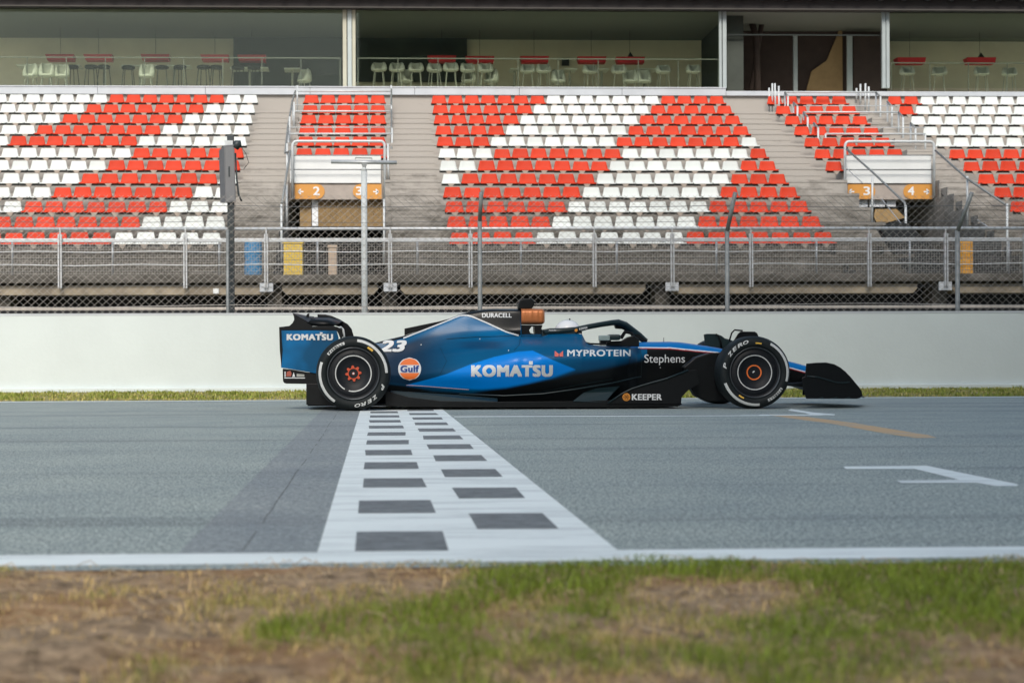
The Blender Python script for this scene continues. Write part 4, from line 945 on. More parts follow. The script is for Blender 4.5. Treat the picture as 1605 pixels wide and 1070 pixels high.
M['livery'] = attrmat('livery_paint', .36, coat=.10, spec=.15)
def npmesh(name, V, Fc, m, parent, cols=None, smooth=True):
    org = np.array(ORG[parent.name]); me = bpy.data.meshes.new(name); V = V-org
    me.vertices.add(len(V)); me.vertices.foreach_set('co', V.ravel()); k = Fc.shape[1]
    me.loops.add(Fc.size); me.loops.foreach_set('vertex_index', Fc.ravel()); me.polygons.add(len(Fc))
    me.polygons.foreach_set('loop_start', np.arange(len(Fc))*k); me.polygons.foreach_set('loop_total', np.full(len(Fc), k)); me.update(calc_edges=True)
    if smooth: me.polygons.foreach_set('use_smooth', np.ones(len(Fc), bool))
    if cols is not None:
        a = me.color_attributes.new('col', 'FLOAT_COLOR', 'POINT'); a.data.foreach_set('color', np.concatenate([cols, np.ones((len(cols), 1))], 1).ravel())
    me.materials.append(m); o = bpy.data.objects.new(name, me); COL.objects.link(o); o.parent = parent; ORG[o.name] = ORG[parent.name]; return o
body = npmesh('body', full.reshape(-1, 3), faces, M['livery'], car, cf.reshape(-1, 3))
bvh = BVHTree.FromPolygons([Vector(p) for p in full.reshape(-1, 3)], faces.tolist())
M['carbon'] = mat('carbon', (.004, .0055, .0065), .42, var=.3, vs=30, spec=.22)
M['carbon_green'] = mat('carbon_sheen', (.008, .020, .023), .36, coat=0, spec=.4)
M['decal'] = mat('white_decal', (.62, .65, .66), .4, var=.03, vs=9)
M['copper'] = mat('copper_paint', (.50, .17, .055), .33, metal=.35, var=.12, vs=6)
M['orange_paint'] = mat('orange_decal', (.72, .16, .03), .4)
M['blue_ink'] = mat('dark_blue_decal', (.01, .04, .20), .4)
M['red_paint'] = mat('red_orange_decal', (.50, .065, .02), .4)
M['yellow_paint'] = mat('yellow_decal', (.70, .42, .06), .5)
M['rubber'] = mat('tyre_rubber', (.008, .012, .013), .62, spec=.25, var=.25, vs=30, bump=.1, bs=80)
M['rubber_mark'] = mat('tyre_marking', (.55, .57, .56), .6, var=.15, vs=40)
M['cover'] = mat('wheel_cover', (.006, .008, .011), .5, spec=.25)
M['lip'] = mat('rim_lip', (.09, .10, .11), .3, metal=.6)
M['helmet'] = mat('helmet_white', (.78, .80, .82), .25, coat=.5)
M['suit'] = mat('race_suit', (.02, .05, .14), .8, var=.2)
# tail closing panel, airbox, T camera, roll hoop
def poly(name, pts, Y, th, m, parent, bevel=.004):
    b = MB(); b.prism([P(x, y, Y) for x, y in pts][::-1], (0, th, 0)); return b.build(name, m, parent, bevel=bevel)
b = MB(); q = []
secs = [(815.5,484.5,509.5,.15),(840,484.5,509.5,.15),(849,485.5,508.8,.147),(852,488,506.5,.135)]
nn = 28; v = []; XN = []
for k in range(40): XN.append(815.5+(852-815.5)*k/39)
for k, x in enumerate(XN):
    e = 1-(max(0, (x-847)/5.2))**2*.25; rib = 1-.022*(abs(((x-815.5)/3.1) % 1-.5) > .38)
    zc = (zy(484.5, YC)+zy(509.5, YC))/2; hh = (zy(484.5, YC)-zy(509.5, YC))/2*e*rib; ww = .155*e*rib
    for i in range(nn):
        a = 2*math.pi*i/nn; c_, s_ = math.cos(a), math.sin(a)
        v.append((P(x, 497, YC).x, YC+ww*math.copysign(abs(c_)**.45, c_), zc+hh*math.copysign(abs(s_)**.45, s_)))
f = [(i*nn+k, i*nn+(k+1)%nn, (i+1)*nn+(k+1)%nn, (i+1)*nn+k) for i in range(39) for k in range(nn)]
mk('airbox', v, f, M['copper'], car, True)
v2 = [Vector(p)*1 for p in v[-nn:]]; mk('air_intake', [(p[0]-.005, YC+(p[1]-YC)*.9, zc+(p[2]-zc)*.88) for p in v[-nn:]], [tuple(range(nn))], M['dark'], car)
b = MB(); b.prism([P(816.5,509.3,17.5), P(838.5,509.3,17.5), P(838.5,511,17.5), P(833,512,17.5), P(829.5,517,17.5), P(831,521.5,17.5), P(838,523.5,17.5), P(838,526,17.5), P(816.5,526,17.5)][::-1], (0,.2,0)); b.build('roll_hoop_fairing', M['carbon'], car)
b = MB(); b.prism([P(838,509.3,17.5), P(850.5,509.3,17.5), P(849,514,17.5), P(849,526,17.5), P(839.5,526,17.5), P(838.2,518,17.5)][::-1], (0,.2,0)); b.build('headrest_pillar', M['carbon'], car)
b = MB(); b.prism([P(x, y, 17.54) for x, y in ((812,484.3),(812.5,476),(815,470),(820,467.8),(830,467.6),(836,469.5),(838.3,474),(837,479),(833,484.3))][::-1], (0,.12,0)); b.build('camera_pod', M['carbon'], car, bevel=.012)
b = MB(); b.prism([P(634,525.5,17.595), P(634,514.8,17.595), P(690,503.2,17.595), P(722,494.5,17.595), P(690,508,17.595)][::-1], (0,.01,0)); b.build('engine_cover_fin', M['carbon'], car)
# headrest, windscreen strip
b = MB(); pts = [(849,524.5),(851.5,516),(862,514.2),(886,514),(904,518.5),(909,524)]
for Yh in (17.33, 17.79): b.prism([P(x, y, Yh) for x, y in pts][::-1], (0,.08,0))
b.prism([P(850,541,17.33), P(850,516,17.33), P(858,516,17.33), P(862,541,17.33)][::-1], (0,.54,0)); b.build('headrest', M['carbon_green'], car, bevel=.008)
poly('cockpit_trim', [(904,522),(911.5,522.8),(916,533.5),(919,537),(916,537.5),(911,530)], 17.335, .03, M['decal'], car, .002)
b = MB(); b.tube([P(918,537,17.3), P(926,538.6,17.3), P(945,539.3,17.3), P(966,541.5,17.3), P(990,541.8,17.3)], .009, 6); b.build('cockpit_rim', M['carbon'], car, True)
# halo
def halo_arm(Yo):
    s = 1 if Yo > YC else -1
    pts = [(853,520.5,.46,.030),(880,518.5,.47,.031),(903,516.5,.44,.030),(922,512,.41,.028),(944,508,.36,.028),(960,505.6,.28,.030),(969,505.0,.2,.032),(980,509,.1,.034),(990,516.5,.04,.034),(1002,526,.0,.034),(1012,535.5,0,.034)]
    b = MB(); b.tube([P(x, y, YC+s*w*.55) for x, y, w, r in pts], [r for *_, r in pts], 12); return b
hb = halo_arm(0); h2 = halo_arm(99); hb.add(h2.v, h2.f); hb.build('halo', M['carbon_green'], car, True)
b = MB(); b.prism([P(x, y, 17.56) for x, y in ((963.5,508),(965,514.7),(976,515.5),(986,520.5),(996,530),(1010,537),(1016,535),(998,520),(980,507))][::-1], (0,.08,0)); b.build('halo_pillar', M['carbon'], car, bevel=.01)
# mirrors, wheel rim, dash
b = MB(); b.box(P(939.5,533.5,17.02), P(954.5,525.6,17.1)); b.build('mirror', mat('mirror_glass', (.28,.36,.36), .25, metal=.3), car, bevel=.008)
b = MB(); b.box(P(954,533,17.05), P(969.5,524.2,17.22)); b.build('mirror_housing', M['carbon_green'], car, bevel=.02)
b = MB(); b.prism([P(x, y, 17.15) for x, y in ((951,536.5),(960,534.5),(974,534),(984,528),(993,526),(1002,531),(1002,543),(951,542.5))][::-1], (0,.06,0)); b.build('mirror_stalk', M['carbon'], car, bevel=.008)
b = MB(); b.box(P(941,541,18.0), P(956,528,18.1)); b.build('far_mirror', M['carbon'], car, bevel=.01)
b = MB(); b.tube([P(973,530,17.45), P(980,520,17.45), P(990,522,17.45), P(996,534,17.45)], .02, 8); b.build('steering_wheel_mount', M['carbon'], car); b = MB(); b.tube([P(1040.3,537,17.55), P(1040.3,529,17.55)], .003, 5); b.build('antenna', M['carbon'], car)
# floor
fpts = [(604,612),(604,636),(640,637.6),(760,638.2),(1000,638),(1062,637),(1069,633.5),(1066,628),(1000,626),(900,628.5),(760,629.5),(690,628),(640,622)]
b = MB(); b.prism([P(x, y, 16.86) for x, y in fpts][::-1], (0,.02,0))
pl = [P(606,634,16.87), P(700,636,16.87), P(1066,634,16.87)]; b.box((pl[0].x, 16.881, .045), (pl[2].x, 18.32, .062)); b.build('floor', M['carbon'], car, bevel=.003)
b = MB(); b.prism([P(612,627,16.88), P(612,612,16.95), P(720,619,16.95), P(780,624,16.95), P(780,629.5,16.88)][::-1], (0,.04,0)); b.build('floor_edge_wing', M['carbon_green'], car, bevel=.004)
b = MB(); b.prism([P(x, y, 16.84) for x, y in ((951,632.5),(958,628),(975,617),(990,609.5),(1007,604),(1030,598.5),(1060,588),(1079,580.5),(1092,579),(1097,600),(1078,612),(1068.5,622),(1067.5,633)) ][::-1], (0,.012,0)); b.build('floor_fence', M['carbon'], car, bevel=.003)
b = MB(); b.add([P(898,628.5,16.85), P(915,615,16.92), P(935,608.5,17.0), P(971,605,17.05), P(962,614,16.95), P(948,630,16.86)], [(0,5,4,1),(1,4,3,2)]); o = b.build('turning_vane', M['carbon_green'], car); o.modifiers.new('s', 'SOLIDIFY').thickness = .012
b = MB(); b.tube([P(953,631.5,16.83), P(975,616.5,16.83), P(990,609,16.83), P(1007,603.5,16.83), P(1045,593,16.83), P(1079,580,16.83)], .008, 6); b.build('fence_edge', M['carbon_green'], car, True)
b = MB(); b.tube([P(720,617,16.98), P(790,620,16.96), P(850,617,16.9), P(900,610,16.86), P(960,600,16.95), P(1005,590,17.1)], .007, 6); b.build('sidepod_crease', M['carbon_green'], car, True)
b = MB(); b.prism([P(x, y, 17.02) for x, y in ((1072,575),(1090,560),(1112,553),(1135,552),(1140,628),(1108,629),(1090,620),(1078,600))][::-1], (0,.16,0)); b.build('brake_duct', M['carbon'], car, bevel=.01)
# suspension
def arm(name, a, c, r=.016): b = MB(); b.tube([P(*a), P(*c)], [r, r*.8], 6); b.build(name, M['carbon'], car, True)
for a, c in (((1105,556,17.4),(1180,566,16.95)),((1090,590,17.4),(1180,606,16.95)),((1240,585,17.5),(1190,570,16.95)),((1262,600,17.4),(1190,606,16.95)),((1092,575,17.38),(1150,600,17.0)),
             ((604,572,17.45),(553,566,17.0)),((604,602,17.45),(553,606,17.0)),((560,590,17.5),(553,590,17.0))): arm('suspension_arm', a, c)
# winglets above the front wheels
poly('wheel_winglet', [(1103,524),(1108,523),(1123,523),(1131,526),(1142,534.5),(1150,541),(1140,549),(1126,545),(1105,541),(1104,532)], 17.0, .012, M['carbon_green'], car)
b = MB(); b.tube([P(1130.5,545,16.98), P(1129,534,16.98), P(1126.5,527,16.98), P(1122,523.5,16.98)], .01, 6); b.build('winglet_edge', M['carbon'], car, True)
poly('wheel_winglet', [(1150,534),(1157,523),(1161,519.5),(1183,519.5),(1187,522),(1190,530)], 18.15, .02, M['carbon'], car)
b = MB(); b.tube([P(1142.5,536,18.1), P(1147,521.5,18.1), P(1151.5,517,18.1), P(1164,518.2,18.1)], .009, 6); b.build('winglet_edge', M['carbon'], car, True)
# rear wing
wing = mk('rear_wing', [(0,0,0)], [], M['carbon'], car); wing.data.clear_geometry()
o = bpy.data.objects['rear_wing']
epc = [(437.4,512.4),(528,512.6),(535,516),(537,530),(520,560),(500,585),(492,584.5),(457,578.4),(440,576)]
b = MB(); b.prism([P(x, y, 17.1) for x, y in [(439.5,517.3),(527.5,517),(531,530),(520,560),(500,585),(492,584.5),(457,578.4),(440.5,576)]][::-1], (0,.02,0))
bluew = bpy.data.materials.new('wing_blue'); bluew.use_nodes = True
t = bluew.node_tree; pb = t.nodes['Principled BSDF']; pb.inputs['Base Color'].default_value = (.002,.085,.29,1); pb.inputs['Roughness'].default_value = .35; pb.inputs['Coat Weight'].default_value = .05; pb.inputs['Specular IOR Level'].default_value = .2
tc = N(t, 'ShaderNodeTexCoord'); wv = N(t, 'ShaderNodeTexNoise', Scale=2.3, Detail=2); t.links.new(tc.outputs['Object'], wv.inputs[0]); rp = N(t, 'ShaderNodeValToRGB')
rp.color_ramp.elements[0].position = .4; rp.color_ramp.elements[1].position = .62; rp.color_ramp.elements[0].color = (.0,.065,.155,1); rp.color_ramp.elements[1].color = (.0,.155,.40,1); t.links.new(wv.outputs[0], rp.inputs[0]); t.links.new(rp.outputs[0], pb.inputs['Base Color'])
b.build('endplate', bluew, wing, bevel=.004)
for Yw in (17.095,):
    b = MB(); b.prism([P(x, y, Yw) for x, y in ((437.4,512.4),(445,511.6),(453.6,510.5),(458.5,506),(461,501),(460.5,496),(458.3,489.7),(462,493.5),(470,499.5),(478,504),(484,507.5),(490,511.4),(524,511),(529,512.2),(536,516.5),(538.5,526),(534,532),(530,522),(527.4,517.6),(441,517.4),(442,535),(443,549),(441,575),(438.5,549))][::-1], (0,.028,0)); b.build('endplate_rim', M['carbon'], wing, bevel=.003)
b = MB(); b.prism([P(x, y, 18.0) for x, y in ((497,492),(510,492.5),(520,495),(533,500.5),(545,507.8),(551,515),(554.5,527),(554,560),(541,560),(541,527),(537,518),(530,511.5),(514,506.3),(499,503.8))][::-1], (0,.1,0)); b.build('far_endplate', M['carbon'], wing, bevel=.012)
b = MB(); b.tube([P(530.5,513.5,17.14), P(534.5,512.6,17.2), P(538,516,17.2), P(539.3,524,17.2), P(539,533,17.2)], .010, 6); b.build('endplate_strip', M['decal'], wing, True)
b = MB(); pr = [(461,493),(470,495),(497,492.5),(512,496),(522,501),(518,504),(500,502),(480,500)]
a17, a18 = [P(x, y, 17.15) for x, y in ((470,506),(490,503),(510,504),(527,509.5),(520,512),(490,511))], [P(x+9, y, 18.0) for x, y in ((462,500),(485,496.5),(508,497),(528,503),(520,506),(488,505))]
b.add(a17+a18, [(i, (i+1)%6, 6+(i+1)%6, 6+i) for i in range(6)]+[tuple(range(6))[::-1], tuple(range(6, 12))]); b.build('main_plane', M['carbon'], wing, True)
b = MB(); a17, a18 = [P(x, y, 17.12) for x, y in ((458.5,490.5),(470,497),(484,505),(480,505),(463,500))], [P(x+9, y+1, 18.0) for x, y in ((458,490.5),(468,493),(484,495),(480,497),(463,494))]
b.add(a17+a18, [(i, (i+1)%5, 5+(i+1)%5, 5+i) for i in range(5)]+[tuple(range(5))[::-1], tuple(range(5, 10))]); b.build('flap', M['carbon'], wing)
poly('actuator_pod', [(478,500),(481,492),(485,490.5),(484,498),(494,499),(492,503)], 17.55, .05, M['carbon'], wing)
poly('lower_endplate', [(443,577.5),(458,579),(480,583),(500,585),(500,602),(480,601.5),(449,601),(445.5,600),(443.5,597)], 17.12, .02, M['carbon'], wing)
poly('marking', [(445.5,592.8),(478,592.8),(478,591.4),(445.5,591.4)], 17.115, .002, M['decal'], wing, 0)
poly('marking', [(446,590.5),(446,582),(447.6,582),(447.6,590.5)], 17.115, .002, M['decal'], wing, 0)
poly('marking', [(448.5,589.5),(449.5,582.5),(455,580.8),(457,585),(456,589.5)], 17.115, .002, mat('rust_decal', (.33,.08,.05), .5), wing, 0)
poly('marking', [(458,590.5),(460.3,583),(462.5,590.5)], 17.115, .002, M['decal'], wing, 0)
poly('marking', [(465,590),(465,585.5),(477,586.5),(477,590)], 17.115, .002, mat('grey_decal', (.30,.31,.28), .5), wing, 0)
poly('diffuser_fence', [(480,601),(525,601),(525,636),(515,635.7),(480,634)], 17.05, .02, M['carbon'], car)
b = MB(); b.box(P(482,633.5,17.1), P(610,631,18.1)); b.box(P(500,605,17.3), P(560,590,17.9)); b.build('diffuser', M['carbon'], car)
# front wing
fw = mk('front_wing', [], [], M['carbon'], car)
ep = [(1264,569.6),(1280,568.2),(1295,567.8),(1308,570.6),(1317,575.5),(1325,581.8),(1333,590),(1341.7,600.5),(1348,608),(1351,613.6),(1352,620),(1348,623.3),(1343.6,624.6),(1264,624.6),(1258.7,607),(1256.8,592),(1262,590)]
b = MB(); b.prism([P(x, y, 16.66) for x, y in ep][::-1], (0,.018,0)); b.build('endplate', M['carbon'], fw, bevel=.005)
b = MB(); b.tube([P(x, y, 16.655) for x, y in ((1265,589.3),(1280,590.5),(1295,594.5),(1308,598.5),(1320,600),(1332,598.6))], .007, 6); b.build('dive_plane', M['carbon_green'], fw, True)
b = MB()
for i, x in enumerate((1288, 1310, 1330)): b.prism([P(x-8,624.6,16.65), P(x+4,624.6,16.65), P(x+2,621.5,16.65)][::-1], (0,.025,0))
b.build('endplate_foot', M['carbon_green'], fw)
poly('far_endplate', [(1258,575),(1290,573),(1310,585),(1325,600),(1330,619),(1258,619)], 18.5, .018, M['carbon'], fw)
for k in range(4):
    b = MB(); x0, x1 = 1262+k*19, 1286+k*19; y0, y1 = 592+k*6.6, 602+k*5.4
    pa = [P(x0, y0, 16.68), P(x1, y1, 16.68), P(x1, y1+2.2, 16.68), P(x0, y0+1.6, 16.68)]; pc = [P(x0+14, y0+14-k*3, YC), P(x1+12, y1+9-k*2, YC), P(x1+12, y1+11-k*2, YC), P(x0+14, y0+15.5-k*3, YC)]; pf = [Vector((p.x, 2*YC-p.y, p.z)) for p in pa]
    b.add(pa+pc+pf, [(i, (i+1)%4, 4+(i+1)%4, 4+i) for i in range(4)]+[(4+i, 4+(i+1)%4, 8+(i+1)%4, 8+i) for i in range(4)]); b.build('wing_element', M['carbon'], fw)
# wheels
def swd(r):      # sidewall bulge (distance towards the viewer) at radius r
    return float(np.interp(r, [.255,.262,.266,.275,.29,.305,.315,.33,.345,.354,.362], [-.03,-.012,-.004,.004,.009,.010,.009,.004,-.010,-.025,-.05]))
def make_wheel(px, R_, wd, rear):
    cx = P(px, 585, YN).x; c = Vector((cx, YN, R_)); k = R_/.366
    w = bpy.data.objects.new('wheel', None); COL.objects.link(w); w.parent = car; ORG[w.name] = ORG[car.name]
    pr = [(-wd+.02,.24),(-wd,.262),(-wd-.008,.30),(-wd+.012,.345),(-wd+.045,.362),(-wd+.08,.366)]+[(-.085,.366),(-.05,.362),(-.025,.354),(-.010,.345),(.004,.33),(.009,.315),(.010,.305),(.009,.29),(.004,.275),(-.004,.266),(-.012,.262),(-.03,.255)]
    b = MB(); b.lathe([(d, r*k) for d, r in pr], c, n=96); b.build('tyre', M['rubber'], w, True)
    b = MB(); b.lathe([(-.028,.258*k),(-.010,.256*k),(-.008,.250*k),(-.03,.244*k)], c, n=96); b.build('rim', M['lip'], w, True)
    b = MB(); b.lathe([(-.03,.246*k),(-.045,.235*k),(-.034,.222*k),(-.028,.19*k),(-.032,.165*k),(-.05,.145*k),(-.062,.10*k),(-.066,.05*k),(-.066,0.001)], c, n=96); b.build('wheel_cover', M['cover'], w, True)
    b = MB()
    for i in range(10):
        a = 2*math.pi*i/10+.3; q = c+Vector((math.cos(a)*.205*k, .0268, math.sin(a)*.205*k)); b.lathe([(0,.0075),(.001,.0001)], q, n=10)
    b.build('bolt_holes', M['dark'], w)
    def pt(a, r, d): return c+Vector((math.cos(a)*r*k, -d, math.sin(a)*r*k))
    def arc(name, a0, a1, r0, r1, m, dd=.0045, n=48, face='side'):
        v = []; f = []
        for i in range(n+1):
            a = R(a0+(a1-a0)*i/n)
            for r in np.linspace(r0, r1, 6): v.append(pt(a, r, (swd(r) if face == 'side' else float(np.interp(r, [0,.05,.10,.145,.165,.19,.222], [-.066,-.066,-.062,-.05,-.032,-.028,-.034])))+dd))
        for i in range(n):
            for j in range(5): q = i*6+j; f.append((q, q+1, q+7, q+6))
        return mk(name, v, f, m, w)
    def arctext(s, ac, r0, r1, m, adv, bold=.03, shear=.25, wr=.92):
        v = []; f = []
        for i, ch in enumerate(s):
            if ch == ' ': continue
            gv, gf, (a_, b_, c_, d_) = text_geo(ch, bold, shear); a0 = ac-(i-(len(s)-1)/2)*adv; hw = adv*wr/2*(.45 if ch == 'I' else 1); n0 = len(v)
            for x, y in gv:
                an = R(a0+hw-(x-a_)/(b_-a_)*2*hw); r = r0+(y-c_)/(d_-c_)*(r1-r0); v.append(pt(an, r, swd(r)+.008))
            f += [tuple(q+n0 for q in t) for t in gf]
        mk('sidewall_lettering', v, f, m, w)
    if rear:
        arc('sidewall_arc', 83, 1, .311, .337, M['rubber_mark']); arc('sidewall_arc', 160, 236, .313, .339, M['rubber_mark'])
        arctext('P ZERO', -54, .296, .330, M['rubber_mark'], 11.5); arc('sidewall_block', 106, 143, .293, .320, M['rubber_mark'])
        arctext('PIRELLI', 124.5, .2965, .3165, M['rubber'], 4.6, .05, 0, .78); arc('yellow_mark', 49, 61, .280, .300, M['yellow_paint'])
        arc('cover_ring', -105, 241, .169, .179, M['rubber_mark'], .003, 90, 'f')
        v = [pt(0, 0, -.05)]; n = 96
        for i in range(n): a = 2*math.pi*i/n; v.append(pt(a+.1, .067+.013*math.tanh(1.6*math.cos(8*a)), -.05))
        mk('wheel_nut', v, [(0, i+1, (i+1)%n+1) for i in range(n)], M['red_paint'], w)
        arc('nut_ring', 0, 360, .014, .047, M['cover'], .018, 40, 'f'); arc('nut_centre', 0, 360, .0005, .009, M['decal'], .02, 16, 'f')
    else:
        arc('sidewall_arc', 62, -16, .311, .337, M['rubber_mark']); arc('sidewall_arc', 199, 277, .311, .337, M['rubber_mark'])
        arctext('P ZERO', 138, .300, .334, M['rubber_mark'], 11.8); arc('sidewall_block', -66, -31, .293, .320, M['rubber_mark'])
        arctext('PIRELLI', -48.5, .2965, .3165, M['rubber'], 4.6, .05, 0, .78); arc('yellow_mark', 78, 90, .288, .302, M['yellow_paint']); arc('yellow_mark', 233, 245, .276, .290, M['yellow_paint'])
        arc('cover_ring', 0, 360, .167, .176, M['rubber_mark'], .003, 90, 'f'); arc('nut_ring', 0, 360, .064, .077, M['orange_paint'], .006, 60, 'f')
        arc('nut_centre', 60, 200, .0005, .016, M['decal'], .008, 12, 'f')
    return w, c
for px, R_, wd, rear in ((553.8, .368, .40, True), (1184, .361, .32, False)):
    w, c = make_wheel(px, R_, wd, rear)
    # the wheel on the far side: the same wheel turned round
    f_ = w.copy(); COL.objects.link(f_); f_.parent = car
    cl = c-ORG[car.name]
    f_.matrix_local = Matrix.Translation((cl.x, 2*YC-YC-0, 0))@Matrix.Identity(4)
    f_.matrix_local = Matrix.Translation(Vector((cl.x, (2*YC-YN)-YC, cl.z)))@Matrix.Rotation(math.pi, 4, 'Z')@Matrix.Translation(-cl)
    for ch in list(w.children):
        if ch.name.split('.')[0] in ('tyre', 'rim', 'wheel_cover', 'cover_ring', 'sidewall_arc'):
            d = ch.copy(); COL.objects.link(d); d.parent = f_
# lettering on the bodywork
def surf(x, y, off=.0035):
    d = ray(x, y).normalized(); o = Vector((0, 0, H)); hit = bvh.ray_cast(o, d)
    if hit[0] is None: return P(x, y, 17.0)
    return hit[0]-d*off
def dec(name, s, x0, x1, y0, y1, m=None, bold=0.0, shear=0.0, fn=surf, par=None, sp=1.0): return flat_text(name, s, x0, x1, y0, y1, fn, m or M['decal'], par or body, bold, shear, sp)
dec('lettering', 'KOMATSU', 738.5, 866.5, 571.8, 590.3, bold=.085, sp=1.16)
def quad(name, pts, m, fn=surf, par=None): return mk(name, [fn(*p) for p in pts], [tuple(range(len(pts)))], m, par or body)
quad('lettering_dot', [(829,571),(829,565.8),(835,565.8),(835,571)], M['decal'])
dec('lettering', 'MYPROTEIN', 889, 988.5, 547.8, 558.2, bold=.05, sp=1.1)
mr = mat('coral_decal', (.62,.13,.10), .4)
e8 = lambda x, y: surf(x, y, .011)
quad('emblem', [(869.5,558.5),(869.5,549.5),(872,551.5),(876,554.5),(875.3,558.5)], mr, e8); quad('emblem', [(882.5,558.5),(882.5,549.5),(880,551.5),(876.6,554.5),(877,558.5)], mr, e8)
dec('lettering', 'Stephens', 1010, 1073.5, 555.2, 572.2, bold=0, fn=lambda x, y: surf(x, y, .02))
for x, y in ((1028.3,568.3),(1044.5,568.3),(1055,568.3)): pass
dec('lettering', 'DURACELL', 755.5, 802, 490.6, 497.6, bold=.05, sp=1.05)
fence = lambda x, y: P(x, y, 16.833)
dec('lettering', 'KEEPER', 990.3, 1037.5, 617.2, 626.8, bold=.05, sp=1.05, fn=fence, par=car)
def disc(name, cx, cy, r0, r1, m, fn, par, n=32, off=0):
    v = []; f = []
    for i in range(n):
        a = 2*math.pi*i/n
        for r in (r0, r1): v.append(fn(cx+r*math.cos(a), cy+r*math.sin(a)))
    f = [(2*i, 2*i+1, (2*i+3)%(2*n), (2*i+2)%(2*n)) for i in range(n)]
    return mk(name, v, f, m, par)
disc('emblem', 981.8, 622, 0.01, 6.1, mat('amber_decal', (.62,.24,.03), .45), fence, car)
fence2 = lambda x, y: P(x, y, 16.830)
for r in (2.0, 4.0): disc('emblem_ring', 981.8, 622, r, r+.45, M['carbon'], fence2, car)
for a in (0, 60, 120): 
    c_, s_ = math.cos(R(a)), math.sin(R(a)); quad('emblem_ring', [(981.8+5*c_-.2*s_, 622+5*s_+.2*c_), (981.8+5*c_+.2*s_, 622+5*s_-.2*c_), (981.8-5*c_+.2*s_, 622-5*s_-.2*c_), (981.8-5*c_-.2*s_, 622-5*s_+.2*c_)], M['carbon'], fence2, car)
dec('race_number', '23', 593, 637.5, 533, 551.2, bold=.075, shear=.3, fn=lambda x, y: surf(x, y, .012))
xs_ = np.linspace(632, 813, 90); ys_ = np.interp(xs_, [600,633,691,720,727,733,740,765,793,812,850], [538,529.5,506.7,494.9,493.8,494.2,496,506.7,519.8,525.4,526])
v = []
for x, y in zip(xs_, ys_):
    for k in (-1.15, 0, 1.15):
        h_ = bvh.ray_cast(Vector((0, 0, H)), ray(x, y+k).normalized()); v.append(surf(x, y+k, .006) if h_[0] is not None else P(x, y+k, 17.58))
mk('white_stripe', v, [(3*i+j, 3*i+3+j, 3*i+4+j, 3*i+1+j) for i in range(89) for j in range(2)], M['decal'], body)
v = []
for x in np.linspace(637, 735, 50):
    yb = float(np.interp(x, [637,660,700,735], [603.4,604.6,607.8,610.4]))
    v += [surf(x, yb-.55, .005), surf(x, yb+.45, .005)]
mk('pale_line', v, [(2*i, 2*i+2, 2*i+3, 2*i+1) for i in range(49)], mat('pale_pink_line', (.60,.45,.48), .4), body)
def seam(name, pts, m, wpx=.35, off=.004):
    v = []; f = []
    for (xa_, ya_), (xb_, yb_) in zip(pts[:-1], pts[1:]):
        dx_, dy_ = xb_-xa_, yb_-ya_; L_ = math.hypot(dx_, dy_); nx_, ny_ = -dy_/L_*wpx, dx_/L_*wpx; k_ = max(2, int(L_/4)); n0 = len(v)
        for i in range(k_+1):
            x, y = xa_+dx_*i/k_, ya_+dy_*i/k_; v += [surf(x-nx_, y-ny_, off), surf(x+nx_, y+ny_, off)]
        f += [(n0+2*i, n0+2*i+1, n0+2*i+3, n0+2*i+2) for i in range(k_)]
    return mk(name, v, f, m, body)
seam('panel_gap', [(700,531),(745,528),(800,526.5),(850,527)], M['carbon']); seam('panel_gap', [(816,527),(814,540),(806,549)], M['carbon'], .25)
seam('panel_gap', [(986,545),(989,556),(986,570),(978,584)], M['carbon'], .3); seam('panel_gap', [(1003,546),(1006,560),(1005,590)], M['carbon_green'], .3)
seam('panel_gap', [(690,545),(700,566),(690,586)], M['carbon'], .22)
seam('panel_edge', [(660,613),(720,617),(790,619),(850,614),(905,603),(960,594)], M['carbon_green'], .4)
for x, y in ((797,549),(905,556),(1035,576),(660,540),(752,531)): quad('fastener', [(x-.7,y-.7),(x+.7,y-.7),(x+.7,y+.7),(x-.7,y+.7)], M['decal'])
# round emblem with the band
s2 = lambda x, y: surf(x, y, .006); s3 = lambda x, y: surf(x, y, .009); s4 = lambda x, y: surf(x, y, .012)
def gdisc(r, m, fn, y0=-99, y1=99):
    v = []; n = 40; rows = 13; f = []
    ys = np.linspace(max(-r, y0), min(r, y1), rows)
    for y in ys:
        h_ = math.sqrt(max(0, r*r-y*y))
        for j in range(rows): v.append(fn(642+h_*(2*j/(rows-1)-1), 578+y))
    for i in range(rows-1):
        for j in range(rows-1): a = i*rows+j; f.append((a, a+1, a+rows+1, a+rows))
    return mk('emblem', v, f, m, body)
gdisc(18, M['decal'], s2); gdisc(16.6, M['orange_paint'], s3, -16.6, -6.3); gdisc(16.6, M['orange_paint'], s3, 6.3, 16.6); gdisc(17.3, M['decal'], s3, -5.9, 5.9)
dec('lettering', 'Gulf', 627.5, 657, 572.6, 583.2, M['blue_ink'], .07, fn=s4, sp=1.08)
wfn = lambda x, y: P(x, y, 17.092)
dec('lettering', 'KOMATSU', 449.3, 522, 523.3, 533.2, bold=.085, sp=1.16, fn=wfn, par=wing)
poly('lettering_dot', [(501.5,523),(501.5,520.6),(505.5,520.6),(505.5,523)], 17.092, .001, M['decal'], wing, 0)
hfn = lambda x, y: P(x, y-(x-908)*.16, 17.3)
halo_o = bpy.data.objects['halo']
dec('lettering', 'KEEPER', 908, 921, 513.8, 517.2, bold=.03, fn=hfn, par=halo_o)
disc('emblem', 903, 516.6, .01, 2.4, bpy.data.materials['amber_decal'], hfn, halo_o, 16)
dec('lettering', 'ALBON', 860, 871.5, 516.4, 518.7, bold=.03, fn=lambda x, y: P(x, y, 17.30), par=halo_o)

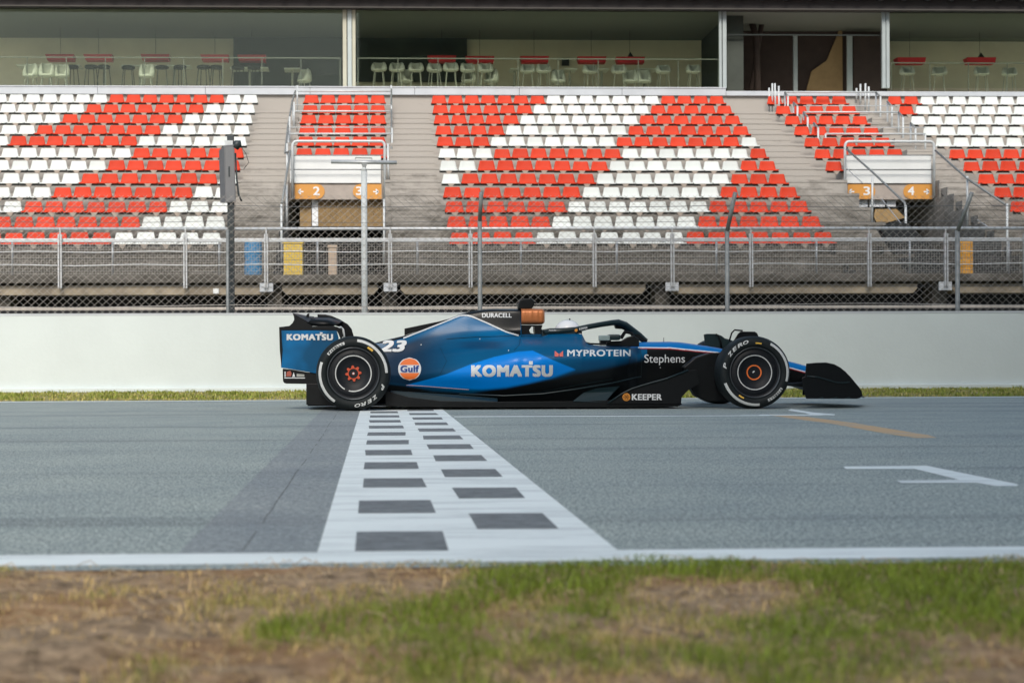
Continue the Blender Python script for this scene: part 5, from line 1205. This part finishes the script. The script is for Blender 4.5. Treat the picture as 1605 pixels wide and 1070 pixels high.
# driver
hx = P(890, 510, YC).x; hz = .777
dr = thing('person', (hx, YC, .45), 'person in a white helmet and dark blue suit seated in the cockpit under the halo', 'person')
vs = [(hx+.62,YC,.50),(hx+.38,YC,.47),(hx+.2,YC,.53),(hx+.06,YC,.62),(hx+.01,YC,.70),(hx+.07,YC-.17,.62),(hx+.27,YC-.2,.54),(hx+.45,YC-.13,.60),(hx+.07,YC+.17,.62),(hx+.27,YC+.2,.54),(hx+.45,YC+.13,.60),(hx+.85,YC-.08,.53),(hx+1.2,YC-.08,.46),(hx+.85,YC+.08,.53),(hx+1.2,YC+.08,.46),(hx,YC,.76)]
es = [(0,1),(1,2),(2,3),(3,4),(4,15),(3,5),(5,6),(6,7),(3,8),(8,9),(9,10),(0,11),(11,12),(0,13),(13,14)]
rs = [.12,.13,.14,.13,.06,.07,.045,.035,.07,.045,.035,.07,.05,.07,.05,.085]
me = bpy.data.meshes.new('body'); me.from_pydata([tuple(Vector(p)-Vector((hx, YC, .45))) for p in vs], es, []); me.update(); me.materials.append(M['suit'])
o = bpy.data.objects.new('body', me); COL.objects.link(o); o.parent = dr
sk_ = o.modifiers.new('skin', 'SKIN')
for i, r in enumerate(rs): me.skin_vertices[0].data[i].radius = (r, r)
me.skin_vertices[0].data[0].use_root = True
o.modifiers.new('sub', 'SUBSURF').levels = 1
# helmet: a rounded shell, slightly longer than wide, with chin bar
v = []; f = []; n = 28; mrow = 16
for i in range(mrow+1):
    ph = math.pi*i/mrow; z = math.cos(ph); r = math.sin(ph)
    for k in range(n):
        a = 2*math.pi*k/n; fx = 1+.12*max(0, math.cos(a))*max(0, -z+.2)
        v.append((hx+.142*r*math.cos(a)*fx, YC+.122*r*math.sin(a), hz+.132*z))
f = [(i*n+k, i*n+(k+1)%n, (i+1)*n+(k+1)%n, (i+1)*n+k) for i in range(mrow) for k in range(n)]
hm = mk('helmet', v, f, M['helmet'], dr, True)
v = []; f = []
for i in range(7):
    ph = math.pi*(.42+.16*i/6)
    for k in range(15):
        a = -1.15+2.3*k/14; v.append((hx+.146*math.sin(ph)*math.cos(a)*1.02, YC+.126*math.sin(ph)*math.sin(a), hz+.134*math.cos(ph)))
f = [(i*15+k, i*15+k+1, (i+1)*15+k+1, (i+1)*15+k) for i in range(6) for k in range(14)]
mk('visor', v, f, M['dark'], hm, True)
b = MB(); b.tube([(hx+.02, YC, hz+.128), (hx+.02, YC, hz+.145)], .008, 6); b.build('radio_fin', M['carbon'], hm)
